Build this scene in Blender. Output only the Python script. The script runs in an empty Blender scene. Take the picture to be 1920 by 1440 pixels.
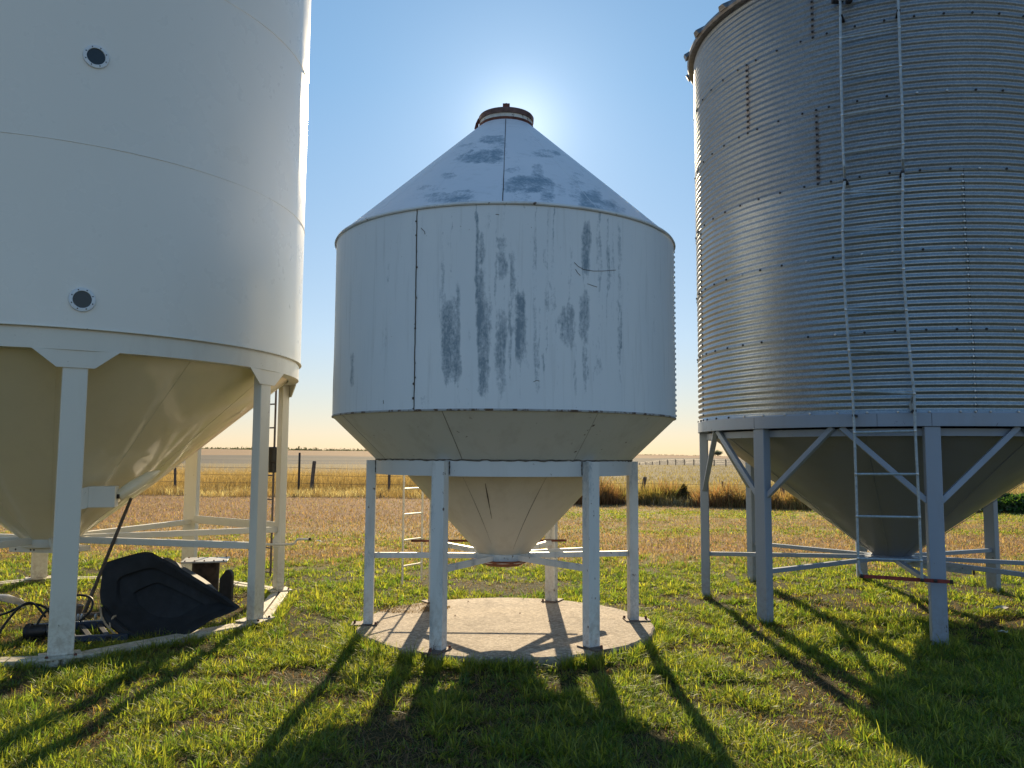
import bpy, math, random
import numpy as np
from mathutils import Vector, Matrix
random.seed(7); rng = np.random.default_rng(11)
S = bpy.context.scene; COL = S.collection
PI = math.pi
# ------------------------------------------------------------------ camera
F_PX, PITCH, ROLL, CAM_H = 1550.0, 0.0878, 0.0058, 1.65
cam = bpy.data.cameras.new('camera'); cam_o = bpy.data.objects.new('camera', cam); COL.objects.link(cam_o)
cam.sensor_fit = 'HORIZONTAL'; cam.sensor_width = 36; cam.lens = 36 * F_PX / 1920
cam.clip_start = .05; cam.clip_end = 6000
fw = np.array([0, math.cos(PITCH), math.sin(PITCH)]); r0 = np.array([1., 0, 0]); u0 = np.cross(r0, fw)
rt = math.cos(ROLL) * r0 + math.sin(ROLL) * u0; up = -math.sin(ROLL) * r0 + math.cos(ROLL) * u0
cam_o.matrix_world = Matrix([[rt[0], up[0], -fw[0], 0], [rt[1], up[1], -fw[1], 0], [rt[2], up[2], -fw[2], CAM_H], [0, 0, 0, 1]])
S.camera = cam_o
# ------------------------------------------------------------------ light
SUN_EL, SUN_AZ = math.radians(22.3), math.radians(0.3)      # azimuth measured from +Y towards +X
w = bpy.data.worlds.new('World'); S.world = w; w.use_nodes = True
nt = w.node_tree; bg = nt.nodes['Background']
sky = nt.nodes.new('ShaderNodeTexSky'); sky.sky_type = 'NISHITA'; sky.sun_disc = False
sky.sun_elevation = SUN_EL; sky.sun_rotation = SUN_AZ; sky.air_density = 1.0; sky.dust_density = 0.06; sky.ozone_density = 1.6; sky.altitude = 300
hs = nt.nodes.new('ShaderNodeHueSaturation'); hs.inputs['Saturation'].default_value = 1.12
gm = nt.nodes.new('ShaderNodeGamma'); gm.inputs['Gamma'].default_value = 0.55      # soft highlight roll-off of the whole sky
tn = nt.nodes.new('ShaderNodeMixRGB'); tn.blend_type = 'MULTIPLY'; tn.inputs[0].default_value = 1; tn.inputs[2].default_value = (.96, .97, 1.03, 1)
nt.links.new(sky.outputs[0], hs.inputs['Color']); nt.links.new(hs.outputs[0], gm.inputs[0]); nt.links.new(gm.outputs[0], tn.inputs[1])
# bright aureole of thin haze round the sun
tc = nt.nodes.new('ShaderNodeTexCoord'); dt = nt.nodes.new('ShaderNodeVectorMath'); dt.operation = 'DOT_PRODUCT'
dt.inputs[1].default_value = (math.sin(SUN_AZ) * math.cos(SUN_EL), math.cos(SUN_AZ) * math.cos(SUN_EL), math.sin(SUN_EL)); nt.links.new(tc.outputs['Generated'], dt.inputs[0])
cl = nt.nodes.new('ShaderNodeMath'); cl.operation = 'MAXIMUM'; cl.inputs[1].default_value = 0; nt.links.new(dt.outputs['Value'], cl.inputs[0])
# peach-coloured dust low over the horizon
sz = nt.nodes.new('ShaderNodeSeparateXYZ'); nt.links.new(tc.outputs['Generated'], sz.inputs[0])
hr = nt.nodes.new('ShaderNodeValToRGB'); hr.color_ramp.elements[0].position = .0; hr.color_ramp.elements[0].color = (.98, .82, .68, 1); hr.color_ramp.elements[1].position = .42; hr.color_ramp.elements[1].color = (.67, .93, 1.06, 1)
e_ = hr.color_ramp.elements.new(.14); e_.color = (.92, .96, .98, 1); nt.links.new(sz.outputs[2], hr.inputs[0])
hm = nt.nodes.new('ShaderNodeMixRGB'); hm.blend_type = 'MULTIPLY'; hm.inputs[0].default_value = 1; nt.links.new(tn.outputs[0], hm.inputs[1]); nt.links.new(hr.outputs[0], hm.inputs[2])
acc = hm.outputs[0]
for pw_, am_, col_ in ((20., .22, (.9, 1, 1, 1)), (150., .55, (1, 1, .95, 1)), (900., 1.3, (1, .97, .9, 1))):
    pw = nt.nodes.new('ShaderNodeMath'); pw.operation = 'POWER'; pw.inputs[1].default_value = pw_; nt.links.new(cl.outputs[0], pw.inputs[0])
    ml = nt.nodes.new('ShaderNodeMath'); ml.operation = 'MULTIPLY'; ml.inputs[1].default_value = am_; nt.links.new(pw.outputs[0], ml.inputs[0])
    ad = nt.nodes.new('ShaderNodeMixRGB'); ad.blend_type = 'ADD'; ad.inputs[2].default_value = col_; nt.links.new(ml.outputs[0], ad.inputs[0]); nt.links.new(acc, ad.inputs[1]); acc = ad.outputs[0]
nt.links.new(acc, bg.inputs[0]); bg.inputs[1].default_value = 0.15
sl = bpy.data.lights.new('sun', 'SUN'); sl.energy = 5.0; sl.angle = math.radians(.5); sl.color = (1, .80, .52)
so = bpy.data.objects.new('sun', sl); COL.objects.link(so)
sd = Vector((math.sin(SUN_AZ) * math.cos(SUN_EL), math.cos(SUN_AZ) * math.cos(SUN_EL), math.sin(SUN_EL)))
so.rotation_euler = sd.to_track_quat('Z', 'Y').to_euler(); so.location = (0, 40, 30)
S.view_settings.view_transform = 'Standard'; S.view_settings.look = 'None'; S.view_settings.gamma = 1
S.view_settings.exposure = 0.80
S.render.engine = 'CYCLES'; S.cycles.max_bounces = 8; S.cycles.transparent_max_bounces = 8

# ------------------------------------------------------------------ helpers
def ray(px, py):
    return fw + rt * (px - 960) / F_PX - up * (py - 720) / F_PX
def at(px, py, Y):
    d = ray(px, py); t = Y / d[1]; return Vector((d[0] * t, Y, CAM_H + d[2] * t))
def ground_at(px, py, z=0.):
    d = ray(px, py); t = (z - CAM_H) / d[2]; return Vector((d[0] * t, d[1] * t, z))
def on_cyl(cx, cy, R, px, py):
    d = ray(px, py); A = d[0] ** 2 + d[1] ** 2; B = -2 * (d[0] * cx + d[1] * cy); C = cx * cx + cy * cy - R * R
    t = (-B - math.sqrt(max(0, B * B - 4 * A * C))) / (2 * A)
    return Vector((d[0] * t, d[1] * t, CAM_H + d[2] * t))
def pix(P):
    v = P - np.array([0, 0, CAM_H]); d = v @ fw
    return 960 + F_PX * (v @ rt) / d, 720 - F_PX * (v @ up) / d

def hsh(ix, iy, s):
    h = (ix.astype(np.int64) * 374761393 + iy.astype(np.int64) * 668265263 + s * 974634777) & 0x7fffffff
    h = ((h ^ (h >> 13)) * 1274126177) & 0x7fffffff
    return ((h ^ (h >> 16)) & 0xffff) / 65535.0
def vnoise(x, y, s=0):
    x = np.asarray(x, float); y = np.asarray(y, float)
    ix = np.floor(x); iy = np.floor(y); fx = x - ix; fy = y - iy; fx = fx * fx * (3 - 2 * fx); fy = fy * fy * (3 - 2 * fy)
    a = hsh(ix, iy, s); b = hsh(ix + 1, iy, s); c = hsh(ix, iy + 1, s); d = hsh(ix + 1, iy + 1, s)
    return (a * (1 - fx) + b * fx) * (1 - fy) + (c * (1 - fx) + d * fx) * fy
def fbm(x, y, s=0, o=4):
    v = 0; a = .5; t = 0
    for k in range(o):
        v = v + a * vnoise(np.asarray(x) * 2 ** k + 17.3 * k, np.asarray(y) * 2 ** k + 9.1 * k, s + k); t += a; a *= .5
    return v / t
def sstep(a, b, x):
    t = np.clip((x - a) / (b - a), 0, 1); return t * t * (3 - 2 * t)

class MB:
    def __init__(s): s.v = []; s.f = []
    def add(s, vs, fs):
        n = len(s.v); s.v += [tuple(v) for v in vs]; s.f += [tuple(i + n for i in f) for f in fs]; return s
    def box(s, c, sx, sy, sz, ax=None):
        """box centred c, ax = three unit vectors"""
        ax = ax or (Vector((1, 0, 0)), Vector((0, 1, 0)), Vector((0, 0, 1))); c = Vector(c)
        vs = [c + ax[0] * (i * sx / 2) + ax[1] * (j * sy / 2) + ax[2] * (k * sz / 2) for k in (-1, 1) for j in (-1, 1) for i in (-1, 1)]
        return s.add(vs, [(0, 2, 3, 1), (4, 5, 7, 6), (0, 1, 5, 4), (2, 6, 7, 3), (1, 3, 7, 5), (0, 4, 6, 2)])
    def bar(s, a, b, wd, ht, upv=(0, 0, 1)):
        a = Vector(a); b = Vector(b); t = (b - a); L = t.length; t.normalize(); u = Vector(upv)
        x = t.cross(u)
        if x.length < 1e-4: x = t.cross(Vector((1, 0, 0)))
        x.normalize(); z = x.cross(t).normalized()
        return s.box((a + b) / 2, L, wd, ht, (t, x, z))
    def tube(s, pts, r, n=10, caps=True):
        pts = [Vector(p) for p in pts]; rings = []
        x = None
        for i, p in enumerate(pts):
            t = (pts[min(i + 1, len(pts) - 1)] - pts[max(i - 1, 0)]).normalized()
            if x is None: x = t.orthogonal().normalized()
            x = (x - t * x.dot(t)).normalized(); y = t.cross(x)
            rr = r[i] if isinstance(r, (list, tuple)) else r
            rings.append([p + (x * math.cos(2 * PI * k / n) + y * math.sin(2 * PI * k / n)) * rr for k in range(n)])
        vs = [v for g in rings for v in g]; fs = []
        for i in range(len(pts) - 1):
            for k in range(n):
                k2 = (k + 1) % n; fs.append((i * n + k, i * n + k2, (i + 1) * n + k2, (i + 1) * n + k))
        if caps: fs += [tuple(range(n))[::-1], tuple((len(pts) - 1) * n + k for k in range(n))]
        return s.add(vs, fs)
    def lathe(s, cx, cy, prof, n=96, a0=0, a1=2 * PI, closed=True):
        full = abs(a1 - a0 - 2 * PI) < 1e-6; m = n if full else n + 1
        vs = []
        for (r, z) in prof:
            for k in range(m):
                a = a0 + (a1 - a0) * k / n; vs.append((cx + r * math.cos(a), cy + r * math.sin(a), z))
        fs = []
        for i in range(len(prof) - 1):
            for k in range(n):
                k2 = (k + 1) % m; fs.append((i * m + k, i * m + k2, (i + 1) * m + k2, (i + 1) * m + k))
        return s.add(vs, fs)
    def prism(s, poly, off):
        n = len(poly); off = Vector(off); a = [Vector(p) for p in poly]; b = [p + off for p in a]
        return s.add(a + b, [tuple(range(n))[::-1], tuple(range(n, 2 * n))] + [(i, (i + 1) % n, n + (i + 1) % n, n + i) for i in range(n)])
    def build(s, name, m, parent=None, smooth=30, bevel=0):
        me = bpy.data.meshes.new(name); me.from_pydata(s.v, [], s.f); me.update()
        o = bpy.data.objects.new(name, me); COL.objects.link(o); me.materials.append(m)
        if smooth:
            me.shade_smooth(); me.set_sharp_from_angle(angle=math.radians(smooth))
        if parent: o.parent = parent
        if bevel:
            b = o.modifiers.new('bevel', 'BEVEL'); b.width = bevel; b.segments = 2; b.limit_method = 'ANGLE'
        return o
def tag(o, label=None, cat=None, group=None, kind=None):
    for k, v in (('label', label), ('category', cat), ('group', group), ('kind', kind)):
        if v: o[k] = v
    return o
def thing(name, label, cat, group=None):
    return tag(link(bpy.data.objects.new(name, None)), label, cat, group)
def link(o): COL.objects.link(o); return o
def place(root, loc):
    """set the Empty at the base of its thing, the children keep their world place"""
    root.location = loc
    for c in root.children: c.matrix_parent_inverse = Matrix.Translation(-Vector(loc))
def arrmesh(name, V, Fq, m, cols=None, smooth=False, parent=None):
    """V (n,3); Fq (m,k) faces all of k corners"""
    me = bpy.data.meshes.new(name); n = len(V); k = Fq.shape[1]
    me.vertices.add(n); me.vertices.foreach_set('co', V.astype(np.float32).ravel())
    me.loops.add(Fq.size); me.loops.foreach_set('vertex_index', Fq.astype(np.int32).ravel())
    me.polygons.add(len(Fq)); me.polygons.foreach_set('loop_start', (np.arange(len(Fq)) * k).astype(np.int32))
    me.polygons.foreach_set('loop_total', np.full(len(Fq), k, np.int32))
    if smooth: me.polygons.foreach_set('use_smooth', np.ones(len(Fq), bool))
    me.update(calc_edges=True); me.validate()
    if cols is not None:
        at_ = me.color_attributes.new('Col', 'FLOAT_COLOR', 'POINT')
        c = np.ones((n, 4), np.float32); c[:, :cols.shape[1]] = cols; at_.data.foreach_set('color', c.ravel())
    me.materials.append(m)
    o = bpy.data.objects.new(name, me); COL.objects.link(o)
    if parent: o.parent = parent
    return o

# ------------------------------------------------------------------ materials
class NT:
    def __init__(s, name):
        s.m = bpy.data.materials.new(name); s.m.use_nodes = True; s.t = s.m.node_tree; s.b = s.t.nodes['Principled BSDF']; s.o = s.t.nodes['Material Output']
    def n(s, typ, **kw):
        q = s.t.nodes.new('ShaderNode' + typ)
        for k, v in kw.items():
            if k.startswith('i_'):
                q.inputs[k[2:].replace('_', ' ')].default_value = v
            else: setattr(q, k, v)
        return q
    def l(s, a, b): s.t.links.new(a, b)
    def coord(s, scale=(1, 1, 1), kind='Position'):
        g = s.n('NewGeometry'); mp = s.n('Mapping'); mp.inputs['Scale'].default_value = scale; s.l(g.outputs[kind], mp.inputs['Vector']); return mp.outputs[0]
    def noise(s, vec, scale, detail=4, rough=.55):
        q = s.n('TexNoise'); q.inputs['Scale'].default_value = scale; q.inputs['Detail'].default_value = detail; q.inputs['Roughness'].default_value = rough
        if vec is not None: s.l(vec, q.inputs['Vector'])
        return q.outputs['Fac']
    def ramp(s, fac, stops):
        q = s.n('ValToRGB'); cr = q.color_ramp
        while len(cr.elements) < len(stops): cr.elements.new(.5)
        for e, (p, c) in zip(cr.elements, stops): e.position = p; e.color = (*c, 1) if len(c) == 3 else c
        s.l(fac, q.inputs[0]); return q.outputs[0]
    def mix(s, fac, a, b, mode='MIX'):
        q = s.n('MixRGB'); q.blend_type = mode
        for i, v in ((0, fac), (1, a), (2, b)):
            if hasattr(v, 'default_value') and not isinstance(v, (tuple, float)): s.l(v, q.inputs[i])
            elif isinstance(v, tuple): q.inputs[i].default_value = (*v, 1)
            else: q.inputs[i].default_value = v
        return q.outputs[0]
    def math(s, op, a, b=0.):
        q = s.n('Math'); q.operation = op
        for i, v in ((0, a), (1, b)):
            if isinstance(v, (int, float)): q.inputs[i].default_value = v
            else: s.l(v, q.inputs[i])
        return q.outputs[0]
    def bump(s, h, strength=.2, dist=.01):
        q = s.n('Bump'); q.inputs['Strength'].default_value = strength; q.inputs['Distance'].default_value = dist; s.l(h, q.inputs['Height']); s.l(q.outputs[0], s.b.inputs['Normal'])
    def setc(s, c):
        if isinstance(c, tuple): s.b.inputs['Base Color'].default_value = (*c, 1)
        else: s.l(c, s.b.inputs['Base Color'])
    def rough(s, v):
        if isinstance(v, float): s.b.inputs['Roughness'].default_value = v
        else: s.l(v, s.b.inputs['Roughness'])

def paint(name, col, rough=.4, dirt=(.25, .2, .14), amt=.25, bump=.05, chips=0., chipcol=(.10, .06, .04), lowdirt=True, wear=False):
    t = NT(name); p = t.coord(); ps = t.coord((1, 1, .25))
    n1 = t.noise(ps, 5.0, 6, .65)
    f = t.ramp(n1, [(.5, (0, 0, 0)), (.75, (1, 1, 1))]); f2 = t.math('MULTIPLY', f, amt)
    c = t.mix(f2, col, dirt)
    if lowdirt:   # splashed soil near the ground
        sep = t.n('SeparateXYZ'); g = t.n('NewGeometry'); t.l(g.outputs['Position'], sep.inputs[0])
        mr = t.n('MapRange'); mr.inputs[1].default_value = .05; mr.inputs[2].default_value = .55; mr.inputs[3].default_value = 1; mr.inputs[4].default_value = 0
        t.l(sep.outputs[2], mr.inputs[0])
        nn = t.ramp(t.noise(p, 22., 6, .7), [(.42, (0, 0, 0)), (.62, (1, 1, 1))])
        ff = t.math('MULTIPLY', t.math('MULTIPLY', mr.outputs[0], nn), .55); c = t.mix(ff, c, dirt)
    if wear:   # rubbed through to blue grey primer in long vertical patches
        wn = t.math('ADD', t.math('MULTIPLY', t.noise(t.coord((1, 1, .35)), 5., 3), .6), t.math('MULTIPLY', t.noise(t.coord((1, 1, .5)), 60., 7, .8), .4))
        wf = t.ramp(wn, [(.55, (0, 0, 0)), (.66, (.6, .6, .6))]); c = t.mix(wf, c, (.18, .26, .33))
    if chips:
        cn = t.noise(t.coord((1, 1, .6)), 14., 8, .7)
        cf = t.ramp(cn, [(.68 - chips * .1, (0, 0, 0)), (.70 - chips * .1, (1, 1, 1))]); c = t.mix(cf, c, chipcol)
    t.setc(c)
    rr = t.ramp(t.noise(p, 3., 5), [(.3, (rough * .75,) * 3), (.7, (min(1, rough * 1.3),) * 3)]); t.rough(rr)
    t.bump(t.noise(p, 9., 3), bump, .01)
    return t.m
def plain(name, col, rough=.6, metal=0., var=.25, sc=12., bump=.15):
    t = NT(name); p = t.coord(); n1 = t.noise(p, sc, 6, .65)
    lo = tuple(c * (1 - var) for c in col); hi = tuple(min(1, c * (1 + var)) for c in col)
    t.setc(t.ramp(n1, [(.3, lo), (.7, hi)])); t.rough(rough); t.b.inputs['Metallic'].default_value = metal; t.bump(t.noise(p, sc * 4, 4), bump, .004)
    return t.m

def worn_paint(name, base, streakscale):
    """old white enamel rubbed through to blue grey primer where the Col mask says"""
    t = NT(name); a = t.n('Attribute', attribute_name='Col'); sp = t.n('SeparateColor'); t.l(a.outputs['Color'], sp.inputs[0])
    st = t.noise(t.coord(streakscale), 16., 5, .65); fine = t.noise(t.coord((1, 1, .7)), 42., 8, .8); mid = t.noise(t.coord((1, 1, .5)), 9., 4, .6)
    cen = lambda q, k: t.math('MULTIPLY', t.math('SUBTRACT', q, .5), k)
    v = t.math('ADD', t.math('ADD', cen(st, 1.1), cen(fine, 1.5)), t.math('ADD', cen(mid, .9), t.math('MULTIPLY', t.math('SUBTRACT', sp.outputs[0], .76), .85)))
    f = t.math('MULTIPLY', t.ramp(t.math('ADD', v, .5), [(.28, (0, 0, 0)), (.80, (.92, .92, .92))]), t.ramp(sp.outputs[0], [(0, (0, 0, 0)), (.22, (1, 1, 1))]))
    big = t.noise(t.coord((1, 1, .3)), 2.2, 4)
    b2 = t.mix(t.ramp(big, [(.35, (0, 0, 0)), (.7, (1, 1, 1))]), base, tuple(c * k for c, k in zip(base, (.92, .94, .96))))
    c = t.mix(f, b2, (.17, .25, .325))
    # general faint streaks and chips
    fs = t.math('MULTIPLY', t.ramp(t.noise(t.coord(streakscale), 24., 5, .6), [(.55, (0, 0, 0)), (.8, (1, 1, 1))]), .28); c = t.mix(fs, c, (.30, .34, .36))
    ch = t.ramp(t.noise(t.coord(), 38., 3, .6), [(.745, (0, 0, 0)), (.76, (1, 1, 1))]); c = t.mix(ch, c, (.06, .04, .03))
    t.setc(c); t.rough(.42); t.b.inputs['Specular IOR Level'].default_value = .45
    t.bump(t.noise(t.coord(), 5., 3), .08, .02)
    return t.m
M = {}
M['worn_white'] = worn_paint('worn white enamel', (.79, .84, .89), (1, 1, .06))
M['worn_roof'] = worn_paint('worn roof enamel', (.74, .76, .82), (.35, .35, 1))
M['white_hopper'] = paint('old white hopper paint', (.66, .63, .55), .5, (.30, .25, .18), .25, .08, .0, lowdirt=False)
M['white_cone'] = paint('cracked white cone paint', (.68, .68, .66), .5, (.25, .2, .14), .25, .08, .25, lowdirt=False)
M['white_leg'] = paint('old white leg paint', (.72, .74, .75), .5, (.20, .13, .08), .4, .1, .5, wear=True)
M['white_dark_edge'] = plain('chipped paint edge', (.07, .055, .045), .8)
M['cream'] = paint('cream enamel', (.82, .81, .765), .30, (.6, .56, .46), .02, .008, lowdirt=False)
M['cream_hopper'] = paint('glossy cream hopper', (.86, .77, .56), .10, (.5, .42, .28), .1, .10, lowdirt=False)
M['cream_leg'] = paint('cream leg enamel', (.74, .72, .65), .35, (.30, .22, .14), .15, .03, .1)
M['skid'] = paint('muddy skid paint', (.62, .57, .47), .6, (.20, .15, .10), .6, .1, .3)
M['blue_steel'] = paint('blue grey painted steel', (.27, .33, .43), .45, (.2, .19, .18), .25, .06, .25, (.09, .08, .08))
M['grey_hopper'] = paint('grey hopper paint', (.21, .235, .28), .38, (.2, .18, .13), .3, .03, lowdirt=False)
M['rust'] = plain('rusty steel', (.15, .055, .04), .8, .2, .5, 20)
M['rust_lid'] = plain('rusty lid steel', (.15, .085, .075), .6, .3, .55, 14)
M['dark_steel'] = plain('dark steel', (.035, .035, .04), .5, .6, .4)
M['rod_steel'] = plain('weathered rod', (.13, .11, .10), .7, .3, .4, 30)
M['bolt_dark'] = plain('dark bolt', (.03, .03, .035), .5, .3, .2)
M['bolt_zinc'] = plain('zinc bolt', (.5, .52, .55), .35, .9, .2)
M['black_plastic'] = plain('dusty black plastic', (.010, .012, .016), .75, 0, .6, 7, .1)
M['port_rim'] = plain('porthole rim', (.70, .76, .82), .35, 0, .06)
M['rubber'] = plain('black rubber', (.012, .012, .013), .5)
M['red'] = plain('faded red steel', (.22, .03, .025), .55, 0, .45, 25)
M['blue_paint'] = plain('old blue paint', (.015, .03, .065), .5, 0, .5)
M['strap'] = plain('tan strap', (.35, .27, .18), .8)
M['dull_alu'] = plain('dull aluminium', (.45, .45, .45), .42, .6, .25, 6)
M['paper'] = plain('dirty paper', (.6, .58, .52), .8)
M['wood'] = plain('weathered wood', (.13, .10, .08), .9, 0, .5, 9, .4)
M['wire'] = plain('fence wire', (.12, .10, .09), .6, .5)
M['glass_dark'] = plain('dark port glass', (.02, .028, .035), .12, 0, .2, 6, .02)
M['ladder_galv'] = plain('galvanised ladder', (.34, .41, .47), .5, .25, .25, 30)
M['ladder_dark'] = plain('dark ladder paint', (.10, .085, .09), .5, .2, .3)

def galv():
    t = NT('galvanised corrugated steel'); a = t.n('Attribute', attribute_name='Col'); sp = t.n('SeparateColor'); t.l(a.outputs['Color'], sp.inputs[0])
    v = t.n('TexVoronoi'); v.inputs['Scale'].default_value = 90.; t.l(t.coord(), v.inputs['Vector'])
    sv = t.n('SeparateColor'); t.l(v.outputs['Color'], sv.inputs[0])
    big = t.noise(t.coord((1, 1, 1)), 1.6, 5, .6)
    base = t.ramp(sp.outputs[0], [(0, (.25, .29, .33)), (1, (.38, .43, .47))])
    c = t.mix(.35, base, t.ramp(sv.outputs[0], [(0, (.14, .155, .175)), (1, (.46, .49, .54))]))
    c = t.mix(t.math('MULTIPLY', t.ramp(big, [(.4, (0, 0, 0)), (.7, (1, 1, 1))]), .35), c, (.22, .24, .26))
    # rust bleeding at the old bolt rows, from the mask's second channel
    rn = t.ramp(t.noise(t.coord((1, 1, .4)), 30., 6, .7), [(.35, (0, 0, 0)), (.65, (1, 1, 1))])
    c = t.mix(t.math('MULTIPLY', sp.outputs[1], t.math('MULTIPLY', rn, .7)), c, (.20, .13, .09))
    t.setc(c); t.b.inputs['Metallic'].default_value = .8
    r = t.math('ADD', t.math('MULTIPLY', sv.outputs[1], .16), t.math('ADD', t.math('MULTIPLY', sp.outputs[0], -.16), .46)); t.rough(r)
    t.bump(t.noise(t.coord(), 60., 4), .10, .004)
    return t.m
M['galv'] = galv()
M['galv_roof'] = plain('roof sheet steel', (.20, .20, .21), .45, .8, .3)

def concrete():
    t = NT('old concrete'); p = t.coord()
    n1 = t.noise(p, 2.2, 8, .7); c = t.ramp(n1, [(.3, (.21, .16, .12)), (.5, (.36, .285, .215)), (.7, (.48, .39, .30))])
    ag = t.n('TexVoronoi'); ag.inputs['Scale'].default_value = 48.; t.l(p, ag.inputs['Vector']); sv = t.n('SeparateColor'); t.l(ag.outputs['Color'], sv.inputs[0])
    c = t.mix(.45, c, t.ramp(sv.outputs[0], [(0, (.13, .10, .075)), (.6, (.42, .36, .28)), (1, (.75, .66, .54))]))
    cr = t.n('TexNoise'); cr.inputs['Scale'].default_value = 5.; cr.inputs['Detail'].default_value = 10; t.l(p, cr.inputs['Vector'])
    st = t.ramp(cr.outputs['Fac'], [(.60, (0, 0, 0)), (.72, (1, 1, 1))]); c = t.mix(t.math('MULTIPLY', st, .6), c, (.12, .085, .055))
    t.setc(c); t.rough(.9); t.bump(t.math('ADD', t.noise(p, 60., 6, .7), t.math('MULTIPLY', sv.outputs[1], .3)), .55, .008)
    return t.m
M['concrete'] = concrete()
def ground_mat():
    t = NT('soil and thatch'); a = t.n('Attribute', attribute_name='Col'); p = t.coord()
    n1 = t.noise(p, 28., 8, .75); n2 = t.noise(t.coord((1, .35, 1)), 1.2, 8, .7)
    m1 = t.ramp(n1, [(.3, (.45, .42, .40)), (.55, (1, 1, 1)), (.75, (1.5, 1.45, 1.35))]); m2 = t.ramp(n2, [(.3, (.75, .75, .75)), (.7, (1.2, 1.2, 1.2))])
    c = t.mix(1., a.outputs['Color'], m1, 'MULTIPLY'); c = t.mix(1., c, m2, 'MULTIPLY'); t.setc(c); t.rough(.95)
    t.b.inputs['Specular IOR Level'].default_value = .1
    t.bump(n1, .7, .02); return t.m
M['ground'] = ground_mat()
def blade(name, trans=.60, gl=.035):
    t = NT(name); t.t.nodes.remove(t.b); a = t.n('Attribute', attribute_name='Col')
    d = t.n('BsdfDiffuse'); tr = t.n('BsdfTranslucent'); g = t.n('BsdfGlossy'); g.inputs['Roughness'].default_value = .45; g.inputs['Color'].default_value = (.8, .85, .8, 1)
    t.l(a.outputs['Color'], d.inputs[0]); br = t.mix(1., a.outputs['Color'], (1.9, 1.9, .9), 'MULTIPLY'); t.l(br, tr.inputs[0])
    m1 = t.n('MixShader'); m1.inputs[0].default_value = trans; t.l(d.outputs[0], m1.inputs[1]); t.l(tr.outputs[0], m1.inputs[2])
    m2 = t.n('MixShader'); m2.inputs[0].default_value = gl; t.l(m1.outputs[0], m2.inputs[1]); t.l(g.outputs[0], m2.inputs[2])
    t.l(m2.outputs[0], t.o.inputs[0]); return t.m
M['blade'] = blade('grass blades'); M['dry_blade'] = blade('dry grass blades', .45, .03)

# ------------------------------------------------------------------ ground
CB = (-.073, 7.99); LB = (-4.836, 8.794); RB = (4.301, 9.49)
def height(x, y):
    x = np.asarray(x, float); y = np.asarray(y, float)
    z = (fbm(x * .9, y * .9, 3) - .5) * .035 * sstep(.0, 1., 60 / (y + 1))
    z = z + sstep(2, 25, x) * sstep(45, 130, y) * (1 - sstep(150, 190, y)) * .28
    z = z - sstep(160, 230, y) * (1 - sstep(300, 520, y)) * 1.2
    z = z + sstep(350, 1500, y) * (7.5 - np.clip((x) / 250, -2, 2) * 2.2)
    z = z + (fbm(x / 90., y / 90., 8) - .5) * 2.2 * sstep(250, 900, y)
    return z
def band_front(x):   # front edge of the tall grass along the fence
    return np.interp(x, [-40, -14, -2, 3, 10, 20, 40], [35, 33.5, 32, 29, 27.5, 25.5, 24]) + (fbm(x * .35, x * 0 + 3, 5) - .5) * 2.2
GREEN = np.array([.080, .145, .024]); YGRN = np.array([.30, .30, .055]); STRAW = np.array([.34, .245, .12]); SOIL = np.array([.085, .055, .035]); TAN = np.array([.27, .155, .085])
def greenness(x, y):
    """0 bare or dry, 1 lush"""
    n = fbm(x * .55, y * .28, 21); n2 = fbm(x * 1.7, y * 1.5, 31)
    near = 1.02 - .5 * sstep(.52, .68, n2) * sstep(.38, .6, n)
    yj = y + (n - .5) * 3.0
    g = near * (1 - sstep(13.0, 14.6, yj))
    gl = .62 * np.exp(-((yj - 16.2) / 1.6) ** 2) + .15 * np.exp(-((yj - 20.5) / 1.) ** 2)
    gr = .95 * np.exp(-((yj - 24.6) / 2.5) ** 2) + .62 * np.exp(-((yj - 19.3) / 1.5) ** 2) + .2 * np.exp(-((yj - 16) / .8) ** 2)
    k = sstep(-1., 3.5, x)
    return np.clip(np.maximum(g, (gl * (1 - k) + gr * k) * (.55 + .9 * n)), 0, 1)
BARE = [(-.0, 10.6, .75, .45, .95), (-4.3, 8.9, 1.5, 1.3, .8), (-3.2, 9.0, .9, .9, .8), (-4.6, 8.3, 1.3, .9, .85), (-1.75, 6.3, .55, .28, .9), (-1.25, 5.75, .5, .2, .8), (2.35, 10.0, .6, .3, .9), (2.9, 8.3, .8, .25, .75),
        (4.2, 9.4, .9, .35, .85), (3.6, 9.9, .6, .3, .9), (5.0, 8.5, .7, .4, .85), (.95, 6.65, .4, .12, .7), (-1.35, 8.9, .35, .35, .8)]
def bare(x, y):
    b = np.zeros_like(np.asarray(x, float)); n = fbm(np.asarray(x) * 3.1, np.asarray(y) * 3.1, 77)
    for (cx, cy, sx, sy, s) in BARE:
        d = ((x - cx) / sx) ** 2 + ((y - cy) / sy) ** 2; b = np.maximum(b, s * sstep(1.5, .35, d + (n - .5) * 1.6))
    return b
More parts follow.
